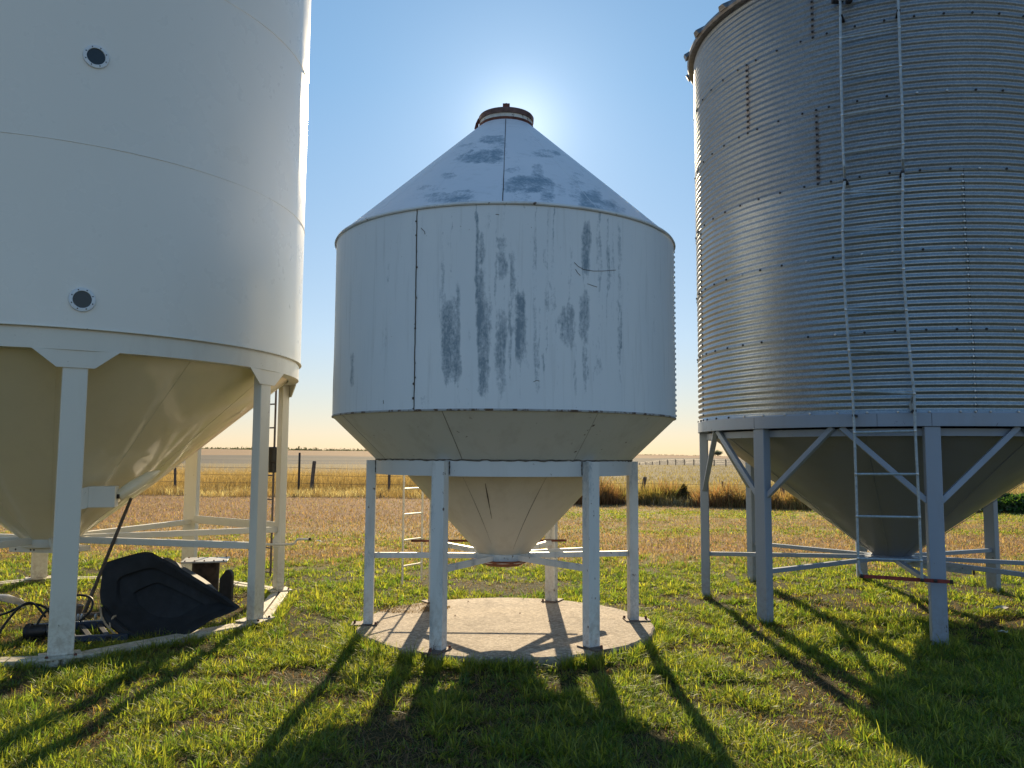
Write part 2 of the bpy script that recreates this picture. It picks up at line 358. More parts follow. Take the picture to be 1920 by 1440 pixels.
def ground_col(x, y):
    g = greenness(x, y); n = fbm(x * .8, y * .8, 41)[..., None]; nn = fbm(x * .12, y * .3, 51)[..., None]
    soil = SOIL * .6 * (1 - n) + STRAW * .30 * n
    far = TAN * (.75 + .5 * nn); pale = (np.exp(-((y - 18.8) / 1.1) ** 2) * (1 - sstep(0, 4, x)))[..., None] * .6; far = far * (1 - pale) + np.array([.42, .33, .21]) * pale
    t = sstep(11, 15, y)[..., None]
    c = soil * (1 - t) + far * t
    c = c * (1 - .45 * g[..., None]) + (GREEN * .55) * (.45 * g[..., None]) + YGRN * (.62 * g[..., None]) * t
    bf = band_front(x); t2 = sstep(0, 2, y - bf)[..., None]
    slope = np.array([.22, .18, .10]) * (.75 + .5 * nn); c = c * (1 - t2) + slope * t2
    t3 = sstep(165, 190, y)[..., None]; st = fbm(x / 60., y / 18., 61)[..., None]
    st = np.clip((st - .5) * 2.2 + .5, 0, 1); grey = np.array([.07, .072, .07]) * (1 - st) + np.array([.15, .13, .10]) * st; c = c * (1 - t3) + grey * t3
    t4 = sstep(620, 700, y + (fbm(x / 120., y / 200., 71) - .5) * 220)[..., None]
    st2 = fbm(x / 300., y / 100., 81)[..., None]
    gold = np.array([.34, .23, .12]) * (1 - st2) + np.array([.26, .15, .095]) * st2; c = c * (1 - t4) + gold * t4
    return c
def graded(lo, hi, n, p):
    u = np.linspace(-1, 1, n); return np.sign(u) * np.abs(u) ** p
ys = np.concatenate([np.linspace(-60, 3, 24)[:-1], np.arange(3, 16, .07), np.arange(16, 50, .4), np.geomspace(50, 2600, 150)])
u = np.linspace(-1, 1, 520); xs = 12 * u + 1800 * np.sign(u) * np.abs(u) ** 7
X, Y = np.meshgrid(xs, ys); Xf, Yf = X.ravel(), Y.ravel()
V = np.stack([Xf, Yf, height(Xf, Yf)], 1); nx, ny = len(xs), len(ys)
i = (np.arange(ny - 1)[:, None] * nx + np.arange(nx - 1)[None]).ravel()
g = arrmesh('ground', V, np.stack([i, i + 1, i + nx + 1, i + nx], 1), M['ground'], ground_col(Xf, Yf), True); tag(g, kind='structure')

# ------------------------------------------------------------------ grass
def blades(name, x, y, z, h, wd, az, lean, col, m, seg=2, tipcol=None, curl=None):
    n = len(x); dirx, diry = np.cos(az), np.sin(az); px_, py_ = -diry, dirx
    tw = rng.uniform(-1.2, 1.2, n); ax, ay = px_ * np.cos(tw) + dirx * np.sin(tw), py_ * np.cos(tw) + diry * np.sin(tw)
    levels = [0, .5, 1] if seg == 2 else [0, .36, .72, 1]
    widths = [1, .8, 0] if seg == 2 else [.8, 1, .6, 0]
    vs = []; cs = []
    for L, W in zip(levels, widths):
        off = lean * L ** 1.9 * h; up_ = h * (L - .28 * np.clip(lean, 0, 1.6) * L ** 2.6)
        cx, cy, cz = x + dirx * off, y + diry * off, z + up_
        cc = col * (.72 + .5 * L)[..., None] if False else col
        if tipcol is not None: cc = col * (1 - L * .6) + tipcol * L * .6
        if W > 0:
            for sgn in (-1, 1): vs.append(np.stack([cx + sgn * ax * wd * W / 2, cy + sgn * ay * wd * W / 2, cz], 1)); cs.append(cc)
        else: vs.append(np.stack([cx, cy, cz], 1)); cs.append(cc)
    k = len(vs); V = np.stack(vs, 1).reshape(-1, 3); C = np.stack(cs, 1).reshape(-1, 3); b = np.arange(n) * k
    tris = []
    for s_ in range((k - 1) // 2 - 1):
        a = 2 * s_; tris += [np.stack([b + a, b + a + 1, b + a + 3], 1), np.stack([b + a, b + a + 3, b + a + 2], 1)]
    a = k - 3; tris.append(np.stack([b + a, b + a + 1, b + a + 2], 1))
    return arrmesh(name, V, np.concatenate(tris), m, C)
FEET = []
def keep_out(x, y):
    k = np.hypot(x - CB[0] - .03, y - 7.98) > 1.375 + (fbm(x * 5, y * 5, 90) - .5) * .10
    for (fx, fy, r) in FEET: k &= np.hypot(x - fx, y - fy) > r
    # inside the octagon, on its skid beams
    return k
LR, LROT = 2.446, -1.022
lfoot = [(LB[0] + LR * math.cos(LROT + k * PI / 4), LB[1] + LR * math.sin(LROT + k * PI / 4)) for k in range(8)]
def on_skid(x, y, wd=.10):
    r = np.zeros_like(x, bool)
    for k in range(8):
        a = np.array(lfoot[k]); b = np.array(lfoot[(k + 1) % 8]); d = b - a; L2 = d @ d
        t = np.clip(((x - a[0]) * d[0] + (y - a[1]) * d[1]) / L2, 0, 1); r |= np.hypot(x - a[0] - t * d[0], y - a[1] - t * d[1]) < wd
    return r
def lawn(name, n_tuft, y0, y1, per, hmul, wmul, seed, spread=.035, p=1.):
    u = rng.random(n_tuft); yy = (y0 ** (1 - p + 1e-9) + u * (y1 ** (1 - p + 1e-9) - y0 ** (1 - p + 1e-9))) ** (1 / (1 - p + 1e-9)) if p != 1 else y0 * (y1 / y0) ** u
    half = .70 * yy + 2.8; xx = rng.uniform(-1, 1, n_tuft) * half
    g = greenness(xx, yy); b = bare(xx, yy); cl = fbm(xx * 2.6, yy * 2.6, seed)
    dens = np.clip(g * (1 - b) * (.22 + 1.5 * sstep(.36, .62, cl)), 0.05, 1)
    k = rng.random(n_tuft) < dens; xx, yy, g, cl, b = xx[k], yy[k], g[k], cl[k], b[k]
    # tall fringe round the slab edge and the feet
    n = len(xx); dsl = np.abs(np.hypot(xx - CB[0] - .03, yy - 7.98) - 1.43); edge = (dsl < .10) & (fbm(xx * 4, yy * 4, 55) > .42)
    th = (.038 + .052 * rng.random(n) ** 1.7) * (.6 + .9 * cl) * (.45 + .55 * g) * hmul
    tufty = rng.random(n) < .10; th = np.where(tufty, th * 1.5, th); th = np.where(edge, th * 1.35 + .02, th)
    tx = np.repeat(xx, per); ty = np.repeat(yy, per); N = n * per
    az = rng.uniform(0, 2 * PI, N); rr = spread * np.sqrt(rng.random(N))
    x = tx + np.cos(az) * rr; y = ty + np.sin(az) * rr; az = az + rng.normal(0, .6, N)
    h = np.repeat(th, per) * rng.uniform(.55, 1.25, N); ln = np.abs(rng.normal(.85, .5, N)); wd = rng.uniform(.004, .0095, N) * wmul
    k = keep_out(x, y) & ~on_skid(x, y)
    tn = np.repeat(rng.random(n) ** 1.5, per)[:, None]; gg = np.repeat(g * (1 - b), per)
    fr = rng.random(N)
    c = GREEN * (1 - tn) + YGRN * tn; c = c * rng.uniform(.5, 1.35, N)[:, None]
    dry = (fr < .07 + .4 * (1 - gg)); c[dry] = (np.array([.24, .19, .10]) * rng.uniform(.5, 1.1, (N, 1)))[dry]; ln = np.where(dry, ln + .5, ln); h = np.where(dry, h * .6, h)
    x, y, h, wd, az, ln, c = [q[k] for q in (x, y, h, wd, az, ln, c)]
    o = blades(name, x, y, height(x, y) - .006, h, wd, az, ln, c, M['blade'], 3 if y1 < 12 else 2, c * np.array([1.25, 1.2, 1.1]))
    return o
o = lawn('lawn_grass', 74000, 3.4, 9.0, 13, 1., 1., 101, .035, 1.); tag(o, 'short green lawn grass in the foreground, partly in shadow', 'grass', kind='stuff')
o = lawn('lawn_grass', 24000, 9.0, 15.5, 11, .95, 1.6, 101, .05, 1.); tag(o, 'bright sunlit lawn grass behind and between the bins', 'grass', kind='stuff')
o = lawn('meadow_grass', 50000, 15., 34, 6, .8, 3.2, 131, .12, 1.); tag(o, 'green strips of grass across the mown dry field', 'grass', kind='stuff')
def fringe():
    P = []
    for k in range(1150):
        a = random.uniform(0, 2 * PI); front = math.sin(a) < -.1
        if random.random() > (.95 if front else .45): continue
        r = 1.40 + abs(random.gauss(0, .05 if not front else .08)); P.append((CB[0] + .03 + r * math.cos(a), 7.98 + r * math.sin(a), 1.25 if front else .8))
    for k in range(8):
        a = np.array(lfoot[k]); b = np.array(lfoot[(k + 1) % 8])
        for q in range(110):
            t_ = random.random(); m_ = a + (b - a) * t_; nrm_ = np.array([b[1] - a[1], a[0] - b[0]]); nrm_ = nrm_ / np.hypot(*nrm_); sgn = random.choice((-1, 1)); m_ = m_ + nrm_ * sgn * (.115 + abs(random.gauss(0, .04)))
            P.append((m_[0], m_[1], 1.0))
    for k in range(8):
        for q in range(14):
            a = A3_ + k * PI / 4; P.append((RB[0] + 2.046 * math.cos(a) + random.gauss(0, .06) , RB[1] + 2.046 * math.sin(a) + random.gauss(0, .06) - .04, 1.0))
    P = np.array(P); P = P[fbm(P[:, 0] * 3, P[:, 1] * 3, 44) > .36]; per = 13; x0 = np.repeat(P[:, 0], per); y0 = np.repeat(P[:, 1], per); N = len(x0)
    az = rng.uniform(0, 2 * PI, N); rr = .03 * np.sqrt(rng.random(N)); x = x0 + np.cos(az) * rr; y = y0 + np.sin(az) * rr
    h = np.repeat(P[:, 2] * rng.uniform(.06, .12, len(P)), per) * rng.uniform(.55, 1.2, N); tn = np.repeat(rng.random(len(P)), per)[:, None]; c = (GREEN * (1 - tn) + YGRN * tn) * rng.uniform(.7, 1.25, (N, 1))
    k = keep_out(x, y) & ~on_skid(x, y, .095); x, y, h, az, c = x[k], y[k], h[k], az[k], c[k]; N = len(x)
    return blades('fringe_grass', x, y, height(x, y) - .005, h, rng.uniform(.004, .009, N), az + rng.normal(0, .6, N), np.abs(rng.normal(.7, .4, N)), c, M['blade'], 3, c * 1.2)
A3_ = 2.897
tag(fringe(), 'uncut grass growing up against the concrete pad, the skid beams and the legs', 'grass', kind='stuff')
# dry short stalks everywhere: stubble and thatch
def straw(name, n, y0, y1, hmul, wmul, label, lying=.8, colr=STRAW, dmask=None):
    yy = y0 * (y1 / y0) ** rng.random(n); xx = rng.uniform(-1, 1, n) * (.70 * yy + 2.8)
    g = greenness(xx, yy); k = (rng.random(n) < np.clip(1.05 - .62 * g + bare(xx, yy), 0, 1)) & keep_out(xx, yy) & (yy < band_front(xx) + 1)
    xx, yy = xx[k], yy[k]; n = len(xx); h = rng.uniform(.02, .07, n) * hmul; ln = np.abs(rng.normal(1.2, .8, n)) * lying + .2
    c = colr * rng.uniform(.35, 1.25, (n, 1)) * (1 + rng.normal(0, .06, (n, 3)))
    o = blades(name, xx, yy, height(xx, yy) + .001, h, rng.uniform(.002, .006, n) * wmul, rng.uniform(0, 2 * PI, n), ln, np.clip(c, .01, 1), M['dry_blade'])
    return tag(o, label, 'straw', kind='stuff')
straw('dry_straw', 170000, 3.4, 13, 1., 1.1, 'dry straw and thatch scattered between the grass tufts', 1.6, np.array([.27, .17, .10]))
straw('stubble', 150000, 12.5, 36, 1.6, 3., 'tan mown stubble of the dry field behind the bins', .7, np.array([.33, .225, .145]))
# tall dry grass along the fence
n = 150000; xx = rng.uniform(-34, 34, n); bf = band_front(xx); t = rng.random(n) ** 1.4; yy = bf + t * 16
left = 1 - sstep(-2, 4, xx); bk = sstep(37.2, 39, yy); hh = (((.42 * (1 - bk) + 1.15 * bk) * left) + .50 * (1 - left)) * (.45 + 1.05 * fbm(xx * .9, yy * .5, 15)) * rng.uniform(.6, 1.2, n)
c = np.array([.25, .175, .105]) * left[:, None] + np.array([.22, .165, .10]) * (1 - left)[:, None]; c = c * rng.uniform(.35, 1.5, (n, 1)) * (.45 + 1.1 * fbm(xx * .5, yy * .9, 16))[:, None]; c = c * (1 + .35 * bk[:, None]); pale_ = (fbm(xx * .6, yy * 1.2, 19) > .60) & (bk < .3) & (rng.random(n) < .35); c[pale_] = np.array([.62, .55, .42]) * rng.uniform(.7, 1.2, (int(pale_.sum()), 1))
o = blades('tall_dry_grass', xx, yy, height(xx, yy), hh, rng.uniform(.005, .014, n), rng.normal(.2, .9, n) + rng.integers(0, 2, n) * PI, np.abs(rng.normal(.6, .35, n)), c, M['dry_blade'], 2, c * 1.25)
tag(o, 'tall golden dry grass standing along the wire fence', 'grass', kind='stuff')
n = 60000; yy = 42 * (150 / 42) ** rng.random(n); xx = rng.uniform(-1, 1, n) * .7 * yy; k = (xx > -8) | (yy < 75); xx, yy = xx[k], yy[k]; n = len(xx)
c = np.array([.25, .20, .11]) * rng.uniform(.5, 1.3, (n, 1)) * (.6 + .8 * fbm(xx * .12, yy * .12, 18))[:, None]
o = blades('pasture_grass', xx, yy, height(xx, yy), rng.uniform(.08, .3, n), rng.uniform(.02, .05, n), rng.uniform(0, 6.3, n), np.abs(rng.normal(.5, .3, n)), c, M['dry_blade'])
tag(o, 'yellowish pasture grass on the low rise beyond the fence', 'grass', kind='stuff')

# ------------------------------------------------------------------ plants beyond the mown field
def bush(name, cx, cy, rx, ry, hgt, n, col, label, cat='bush', group=None, leaf=.05, stems=9, pointed=False, stemcol='wood'):
    root = thing(name, label, cat, group); zb = float(height(np.array([cx]), np.array([cy]))[0])
    mb = MB()
    for k in range(stems):
        a = random.uniform(0, 6.28); q = random.uniform(.2, .9); tip = Vector((cx + rx * q * math.cos(a), cy + ry * q * math.sin(a), zb + hgt * random.uniform(.6, .95) * (1 - .4 * q)))
        b = Vector((cx + .12 * rx * math.cos(a), cy + .12 * ry * math.sin(a), zb - .02)); mid = (b + tip) / 2 + Vector((0, 0, .08 * hgt)); mb.tube([b, mid, tip], [.012, .008, .004], 5)
    mb.build('stem', M[stemcol], root)
    a = rng.uniform(0, 2 * PI, n); q = np.sqrt(rng.random(n)); zt = rng.random(n)
    prof = (1 - zt) ** .8 if pointed else np.sqrt(np.clip(1 - (zt * 1.02 - .15) ** 2 / .78, .02, 1))
    lump = .65 + .7 * vnoise(a * 1.6 + cx, zt * 4, 7)
    x = cx + rx * q * prof * lump * np.cos(a); y = cy + ry * q * prof * lump * np.sin(a); z = zb + hgt * zt * (.8 + .35 * vnoise(a * 2, q * 3 + cx, 5))
    s = leaf * rng.uniform(.5, 1.4, n); U = rng.normal(size=(n, 3)); U /= np.linalg.norm(U, axis=1)[:, None]; W = np.cross(U, rng.normal(size=(n, 3))); W /= np.linalg.norm(W, axis=1)[:, None]
    P = np.stack([x, y, z], 1); V = np.stack([P - U * s[:, None], P - W * (s * .4)[:, None], P + U * s[:, None], P + W * (s * .4)[:, None]], 1).reshape(-1, 3)
    cc = np.array(col) * rng.uniform(.45, 1.4, (n, 1)) * (1 + rng.normal(0, .08, (n, 3))); C = np.repeat(np.clip(cc, .004, 1), 4, 0)
    arrmesh('foliage', V, np.arange(4 * n).reshape(n, 4), M['blade'], C, parent=root); place(root, (cx, cy, zb)); return root
BR = (.13, .075, .045)
weeds = [(1118, 29.5, .9, .85, BR, 'brown dried weed clump right behind the weathered bin leg'), (1150, 30, 1.0, .75, (.10, .075, .038), 'brown weed clump beside the leaning fence post'),
         (1232, 29.5, .9, .7, (.12, .095, .04), 'olive brown weed clump right of the leaning post'), (1258, 29.8, .7, .62, BR, 'low brown weed clump left of the dark pointed bush'),
         (1345, 28.5, .9, .72, BR, 'dark brown weed clump behind the outermost grey leg'), (1385, 28.3, .9, .6, (.14, .10, .055), 'tan weed clump between the two grey legs'),
         (1470, 27.8, 1.1, .65, (.13, .085, .05), 'reddish brown weed clump behind the corrugated bin hopper'), (1505, 27.5, 1.0, .5, (.15, .11, .06), 'low tan weed clump sloping down under the grey hopper')]
for (px, Yw, rx, hg, cl, lb) in weeds:
    p = at(px, 900, Yw); n = 1500; q = np.sqrt(rng.random(n)); a = rng.uniform(0, 2 * PI, n); x = p.x + rx * 1.15 * q * np.cos(a); y = Yw + .7 * q * np.sin(a)
    c = np.array(cl) * rng.uniform(.4, 2.4, (n, 1)) * (1 + rng.normal(0, .08, (n, 3))); hh = hg * 1.3 * (1.1 - .75 * q ** 2) * rng.uniform(.45, 1.1, n) * (.6 + .8 * vnoise(x * 3, y * 3, 4))
    o = blades('weed_clump', x, y, height(x, y), hh, rng.uniform(.012, .04, n), a + rng.normal(0, .6, n), np.abs(rng.normal(.35, .3, n)), np.clip(c, .01, 1), M['dry_blade'], 2, np.clip(c * 1.5, .01, 1)); tag(o, lb, 'weeds', 'dried weed clumps along the fence line')
p = at(1282, 900, 29.2); bush('pointed_bush', p.x, 29.2, .5, .42, .66, 1500, (.07, .06, .03), 'small dark pointed bush in front of the pasture rise', 'bush', None, .05, 6, True)
p = at(1905, 930, 26.5); bush('green_bush', p.x, 26.5, 2.4, 1.2, .50, 9000, (.035, .075, .018), 'low dark green bush beside the far right grey leg', 'bush', None, .07, 14)
# distant trees
def tree(cx, cy, r, h, n, label, col=(.04, .05, .035)):
    root = thing('tree', label, 'tree'); zb = float(height(np.array([cx]), np.array([cy]))[0]); mb = MB()
    mb.tube([(cx, cy, zb - .3), (cx, cy, zb + h * .5), (cx + .2, cy, zb + h * .8)], [.4, .25, .1], 7)
    for k in range(6):
        a = k * 1.05; mb.tube([(cx, cy, zb + h * .35), (cx + r * .7 * math.cos(a), cy + r * .7 * math.sin(a), zb + h * .7)], [.15, .05], 5)
    mb.build('trunk', M['wood'], root)
    K = 9; ctr = np.stack([rng.normal(0, r * .45, K), rng.normal(0, r * .45, K), rng.uniform(.25, .75, K) * h], 1); pick = rng.integers(0, K, n)
    P = ctr[pick] + rng.normal(0, 1, (n, 3)) * np.array([r * .28, r * .28, h * .12]) + np.array([cx, cy, zb]); s = rng.uniform(.3, .8, n)
    U = rng.normal(size=(n, 3)); U /= np.linalg.norm(U, axis=1)[:, None]; W = np.cross(U, rng.normal(size=(n, 3))); W /= np.linalg.norm(W, axis=1)[:, None]
    V = np.stack([P - U * s[:, None], P - W * (s * .5)[:, None], P + U * s[:, None], P + W * (s * .5)[:, None]], 1).reshape(-1, 3)
    C = np.repeat(np.array(col) * rng.uniform(.6, 1.4, (n, 1)), 4, 0); arrmesh('crown', V, np.arange(4 * n).reshape(n, 4), M['blade'], C, parent=root); place(root, (cx, cy, zb))
p = at(1346, 850, 1150); tree(p.x, 1150, 5.5, 9, 1800, 'lone distant tree on the horizon between the grey legs', (.10, .12, .13))  # distance haze painted into the crown: paler, bluer leaf colour
# wooded line far away on the left: one mass
V = []; C = []
for k in range(150):
    px = random.uniform(330, 720) if k < 110 else random.uniform(1200, 1330); Yt = random.uniform(1700, 1950); q = at(px, 850, Yt); zb = float(height(np.array([q.x]), np.array([Yt]))[0])
    hgt = (random.uniform(1.5, 6.) if px < 720 else random.uniform(.8, 2)); n = 60; P = rng.normal(0, 1, (n, 3)) * np.array([random.uniform(4, 16), 4, hgt * .35]) + np.array([q.x, Yt, zb + hgt * .5]); P[:, 2] = np.maximum(P[:, 2], zb)
    s = rng.uniform(.6, 1.6, n)[:, None]; U = rng.normal(size=(n, 3)); W = rng.normal(size=(n, 3)); V.append(np.stack([P - U * s, P - W * s * .6, P + U * s, P + W * s * .6], 1).reshape(-1, 3)); C.append(np.repeat(np.array([[.05, .055, .045]]) * rng.uniform(.6, 1.3, (n, 1)), 4, 0))
V = np.concatenate(V); o = arrmesh('tree_line', V, np.arange(len(V)).reshape(-1, 4), M['blade'], np.concatenate(C)); tag(o, 'thin dark line of trees on the far horizon', 'trees', kind='stuff')

# ------------------------------------------------------------------ fences
def fence(name, label, posts, wires, pr, group=None):
    """posts: (x, y, height, lean dx, material)"""
    root = thing(name, label, 'fence'); tops = []
    for (x, y, h, dx, m, r) in posts:
        zb = float(height(np.array([x]), np.array([y]))[0]); mb = MB(); mb.tube([(x, y, zb - .3), (x + dx * .5, y, zb + h * .5), (x + dx, y, zb + h - .02), (x + dx, y, zb + h)], [r, r * .97, r * .95, r * .7], 9); mb.build('post', M[m], root); tops.append((x, y, zb, h, dx))
    for wz in wires:
        pts = []
        for j, (x, y, zb, h, dx) in enumerate(tops):
            pts.append(Vector((x + dx * wz / h, y - .06, zb + wz)))
            if j < len(tops) - 1:
                x2, y2, z2, h2, d2 = tops[j + 1]
                pts.append(Vector(((x + x2) / 2 + (dx + d2) / 2 * wz / h, (y + y2) / 2 - .06, (zb + z2) / 2 + wz - .03)))
        MB().tube(pts, pr, 5).build('wire', M['wire'], root)
    place(root, (tops[0][0], tops[0][1], tops[0][2]))
def fx(px, Y): return at(px, 880, Y).x
ps = [(fx(-150, 38), 38, 1.35, .0, 'wood', .06), (fx(120, 37.6), 37.6, 1.35, .05, 'wood', .06), (fx(330, 37.4), 37.4, 1.3, -.05, 'wood', .06), (fx(561, 37), 37, 1.78, .0, 'dark_steel', .05), (fx(584, 36.6), 36.6, 1.42, .12, 'wood', .085), (fx(730, 35.5), 35.5, 1.3, 0, 'wood', .06), (fx(930, 34), 34, 1.2, 0, 'wood', .06)]
fence('wire_fence', 'wire fence with dark posts in the tall golden grass on the left', ps, (.45, .8, 1.12), .007)
ps = [(fx(1000, 33), 33, 1.2, 0, 'wood', .06), (fx(1201, 31.5), 31.5, .92, .17, 'wood', .075), (fx(1354, 31), 31, .78, 0, 'dark_steel', .03), (fx(1466, 30.6), 30.6, .75, .01, 'wood', .085), (fx(1640, 30), 30, 1., 0, 'wood', .06), (fx(1830, 29.4), 29.4, 1., 0, 'wood', .06), (fx(2030, 29), 29, 1., 0, 'wood', .06)]
fence('wire_fence', 'wire fence with a leaning wooden post behind the brown weeds on the right', ps, (.4, .68), .006)
ps = [(at(px, 870, Yp).x, Yp, 1.15, 0, 'wood', .09) for px, Yp in zip((1187, 1199, 1211, 1223, 1237, 1252, 1267, 1283, 1301, 1325, 1339, 1361, 1385, 1410, 1440), (210, 200, 192, 184, 176, 168, 161, 154, 148, 143, 139, 135, 132, 130, 128))]
fence('pasture_fence', 'distant post and wire fence along the crest of the pasture rise', ps, (.5, .8, 1.1), .02)

# ------------------------------------------------------------------ concrete slab
mb = MB(); cx, cy, R = CB[0] + .03, 7.98, 1.385; prof = [(R + .01, -.1)] + [(R + .005, .05), (R, .078), (R - .014, .09)] + [(R * q, .09) for q in (.95, .85, .7, .5, .3, .1, .001)]
mb.lathe(cx, cy, prof, 160)
nv = []
for (x, y, z) in mb.v:
    a = math.atan2(y - cy, x - cx); r = math.hypot(x - cx, y - cy); e = float(fbm(np.array([math.cos(a) * 3]), np.array([math.sin(a) * 3]), 5)[0] - .5) * .06 + float(vnoise(np.array([a * 24]), np.array([0.]), 2)[0] - .5) * .012
    k = (r / R) ** 4; nv.append((x + math.cos(a) * e * k, y + math.sin(a) * e * k, z))
mb.v = nv; o = mb.build('concrete_pad', M['concrete'], None, 35); tag(o, 'round weathered concrete pad under the small white bin', 'concrete pad')
# ------------------------------------------------------------------ common bin pieces
def radial(a): return Vector((math.cos(a), math.sin(a), 0))
def tang(a): return Vector((-math.sin(a), math.cos(a), 0))
Z = Vector((0, 0, 1))
def bolts_on(parent, name, m, lst):
    for (p, nrm, r, h) in lst:
        mb = MB(); bolt_bm(mb, p, nrm, r, h); mb.build(name, m, parent)
def bolt_bm(mb, p, nrm, r=.009, h=.007):
    nrm = Vector(nrm).normalized(); p = Vector(p); mb.tube([p - nrm * .002, p + nrm * h * .7, p + nrm * h], [r, r, r * .55], 6)

# ------------------------------------------------------------------ centre bin
bin1 = thing('hopper_bin', 'weathered white hopper bin with blue grey streaks standing on the round concrete pad', 'grain bin')
cx, cy = CB; R1, ZL, ZH = 1.626, 2.008, 3.652
Z7 = [  # rubbed patches as seen: x, y, half width, half height, strength (zoomed pixels), soft ellipse-boxes
 (536, 750, 9, 170, .6), (568, 1060, 42, 190, .95), (600, 1000, 12, 180, .9), (605, 700, 6, 170, .35), (681, 700, 7, 230, 1.), (706, 650, 16, 70, .95), (700, 900, 16, 160, .9), (712, 1090, 28, 220, 1.),
 (790, 632, 30, 26, .8), (795, 720, 22, 70, .8), (785, 1100, 26, 190, .72), (842, 790, 14, 110, .75), (874, 1010, 28, 165, .92), (932, 900, 12, 290, .75), (944, 1180, 14, 110, .7), (1014, 900, 12, 240, .55),
 (1080, 1010, 28, 95, .8), (1090, 740, 7, 190, .4), (1045, 990, 40, 35, .55), (1160, 660, 20, 120, .95), (1152, 970, 22, 120, .9), (1155, 1180, 9, 130, .65), (1215, 880, 9, 330, .5), (1212, 1150, 13, 90, .6), (1277, 800, 9, 210, .45), (1268, 1120, 9, 100, .45),
 (1340, 850, 7, 160, .4), (1455, 950, 6, 130, .35), (305, 620, 6, 70, .45), (295, 770, 9, 60, .5), (283, 1020, 6, 140, .35), (142, 1190, 10, 80, .8), (260, 640, 5, 60, .3), (210, 660, 5, 80, .3), (730, 540, 22, 50, .5), (870, 480, 25, 30, .5), (1220, 600, 9, 60, .4), (660, 600, 8, 40, .4), (560, 640, 12, 40, .5), (460, 1340, 22, 25, .45), (610, 1150, 12, 60, .8), (750, 950, 9, 60, .5),
 (980, 760, 9, 100, .3), (1120, 1150, 8, 90, .3), (1400, 900, 9, 60, .25)]
Z7R = [(745, 190, 48, 16, .95), (705, 262, 95, 26, 1.), (770, 240, 36, 45, .75), (640, 215, 40, 10, .6), (560, 345, 30, 13, .7), (572, 442, 100, 22, .85), (640, 425, 60, 16, .7), (900, 385, 95, 32, .95), (945, 345, 22, 45, .85), (985, 415, 28, 50, .8), (985, 250, 60, 16, .75), (930, 185, 40, 8, .5), (1112, 400, 26, 60, .6), (1180, 455, 42, 40, .95), (1250, 482, 48, 26, .85), (1300, 500, 30, 15, .7), (1140, 360, 18, 50, .5), (480, 400, 60, 12, .55), (840, 322, 30, 12, .7), (1050, 410, 20, 30, .5), (420, 440, 40, 12, .4), (1210, 420, 14, 50, .5), (870, 440, 40, 18, .6)]
def mask_from(P, blobs, wob=90):
    px, py = pix(P); zx = (px - 600) * 2.323; zy = (py - 180) * 2.323; m = np.zeros(len(P))
    zx = zx + (fbm(zx / 30., zy / 70., 12) - .5) * 22; zy = zy + (fbm(zx / 22., zy / 200., 13) - .5) * wob 
    for (bx, by, hw, hh_, s) in blobs:
        d = np.abs((zx - bx) / hw) ** 2.4 + np.abs((zy - by) / hh_) ** 4; m = np.maximum(m, s * sstep(2.4, .0, d))
    return m
Z7 += [(random.uniform(500, 1320), random.uniform(560, 1200), random.uniform(3, 7), random.uniform(50, 260), random.uniform(.45, .72)) for _ in range(60)]
Z7R = [(a_, b_, c_ * 1.15, d_ * 1.15, e_ * 1.03) for a_, b_, c_, d_, e_ in Z7R]
def surf_rev(name, m, parent, cx, cy, prof_fn, nz, na, blobs, dent=.003, seed=5):
    th = np.linspace(0, 2 * PI, na, endpoint=False); t = np.linspace(0, 1, nz); T, A = np.meshgrid(t, th, indexing='ij'); r, z = prof_fn(T)
    dn = (fbm(np.cos(A) * 2.2 + 5, np.sin(A) * 2.2 + T * 2.5, seed) - .5) * dent * 2 * np.sin(PI * T) ** .5
    P = np.stack([cx + (r + dn) * np.cos(A), cy + (r + dn) * np.sin(A), z], -1).reshape(-1, 3)
    i = np.arange((nz - 1) * na); k = i % na; a = i; b = i - k + (k + 1) % na; Fq = np.stack([a, b, b + na, a + na], 1)
    mk = mask_from(P, blobs, 90 if len(blobs) > 40 else 14) if blobs else np.zeros(len(P)); C = np.stack([mk, mk * 0, mk * 0], 1)
    return arrmesh(name, P, Fq, m, C, True, parent)
surf_rev('wall', M['worn_white'], bin1, cx, cy, lambda T: (R1 + 0 * T, ZL + (ZH - ZL) * T), 220, 900, Z7, .006)
surf_rev('roof', M['worn_roof'], bin1, cx, cy, lambda T: (1.640 + (.262 - 1.640) * T, ZH - .012 + (4.905 - ZH + .012) * T), 160, 720, Z7R, .007, 9)
def cone_pt(z, a, prof, eps=0.):   # prof [(r,z),(r,z)]
    (ra, za), (rb, zb) = prof; r = ra + (rb - ra) * (z - za) / (zb - za) + eps; return Vector((cx + r * math.cos(a), cy + r * math.sin(a), z))
MB().lathe(cx, cy, [(R1 - .004, ZL), (1.212, 1.618)], 128).build('lower_cone', M['white_cone'], bin1)
MB().lathe(cx, cy, [(R1 + .002, ZL + .012), (R1 + .007, ZL + .006), (R1 + .006, ZL - .004), (R1 - .006, ZL - .006)], 128).build('lower_rim', paint('chipped rim paint', (.4, .4, .4), .6, (.1, .07, .05), .5, .1, 1.5), bin1)
MB().lathe(cx, cy, [(R1 + .012, ZH - .022), (R1 + .018, ZH - .012), (R1 + .010, ZH + .004)], 128).build('eave', M['white_dark_edge'] if False else M['white_leg'], bin1)
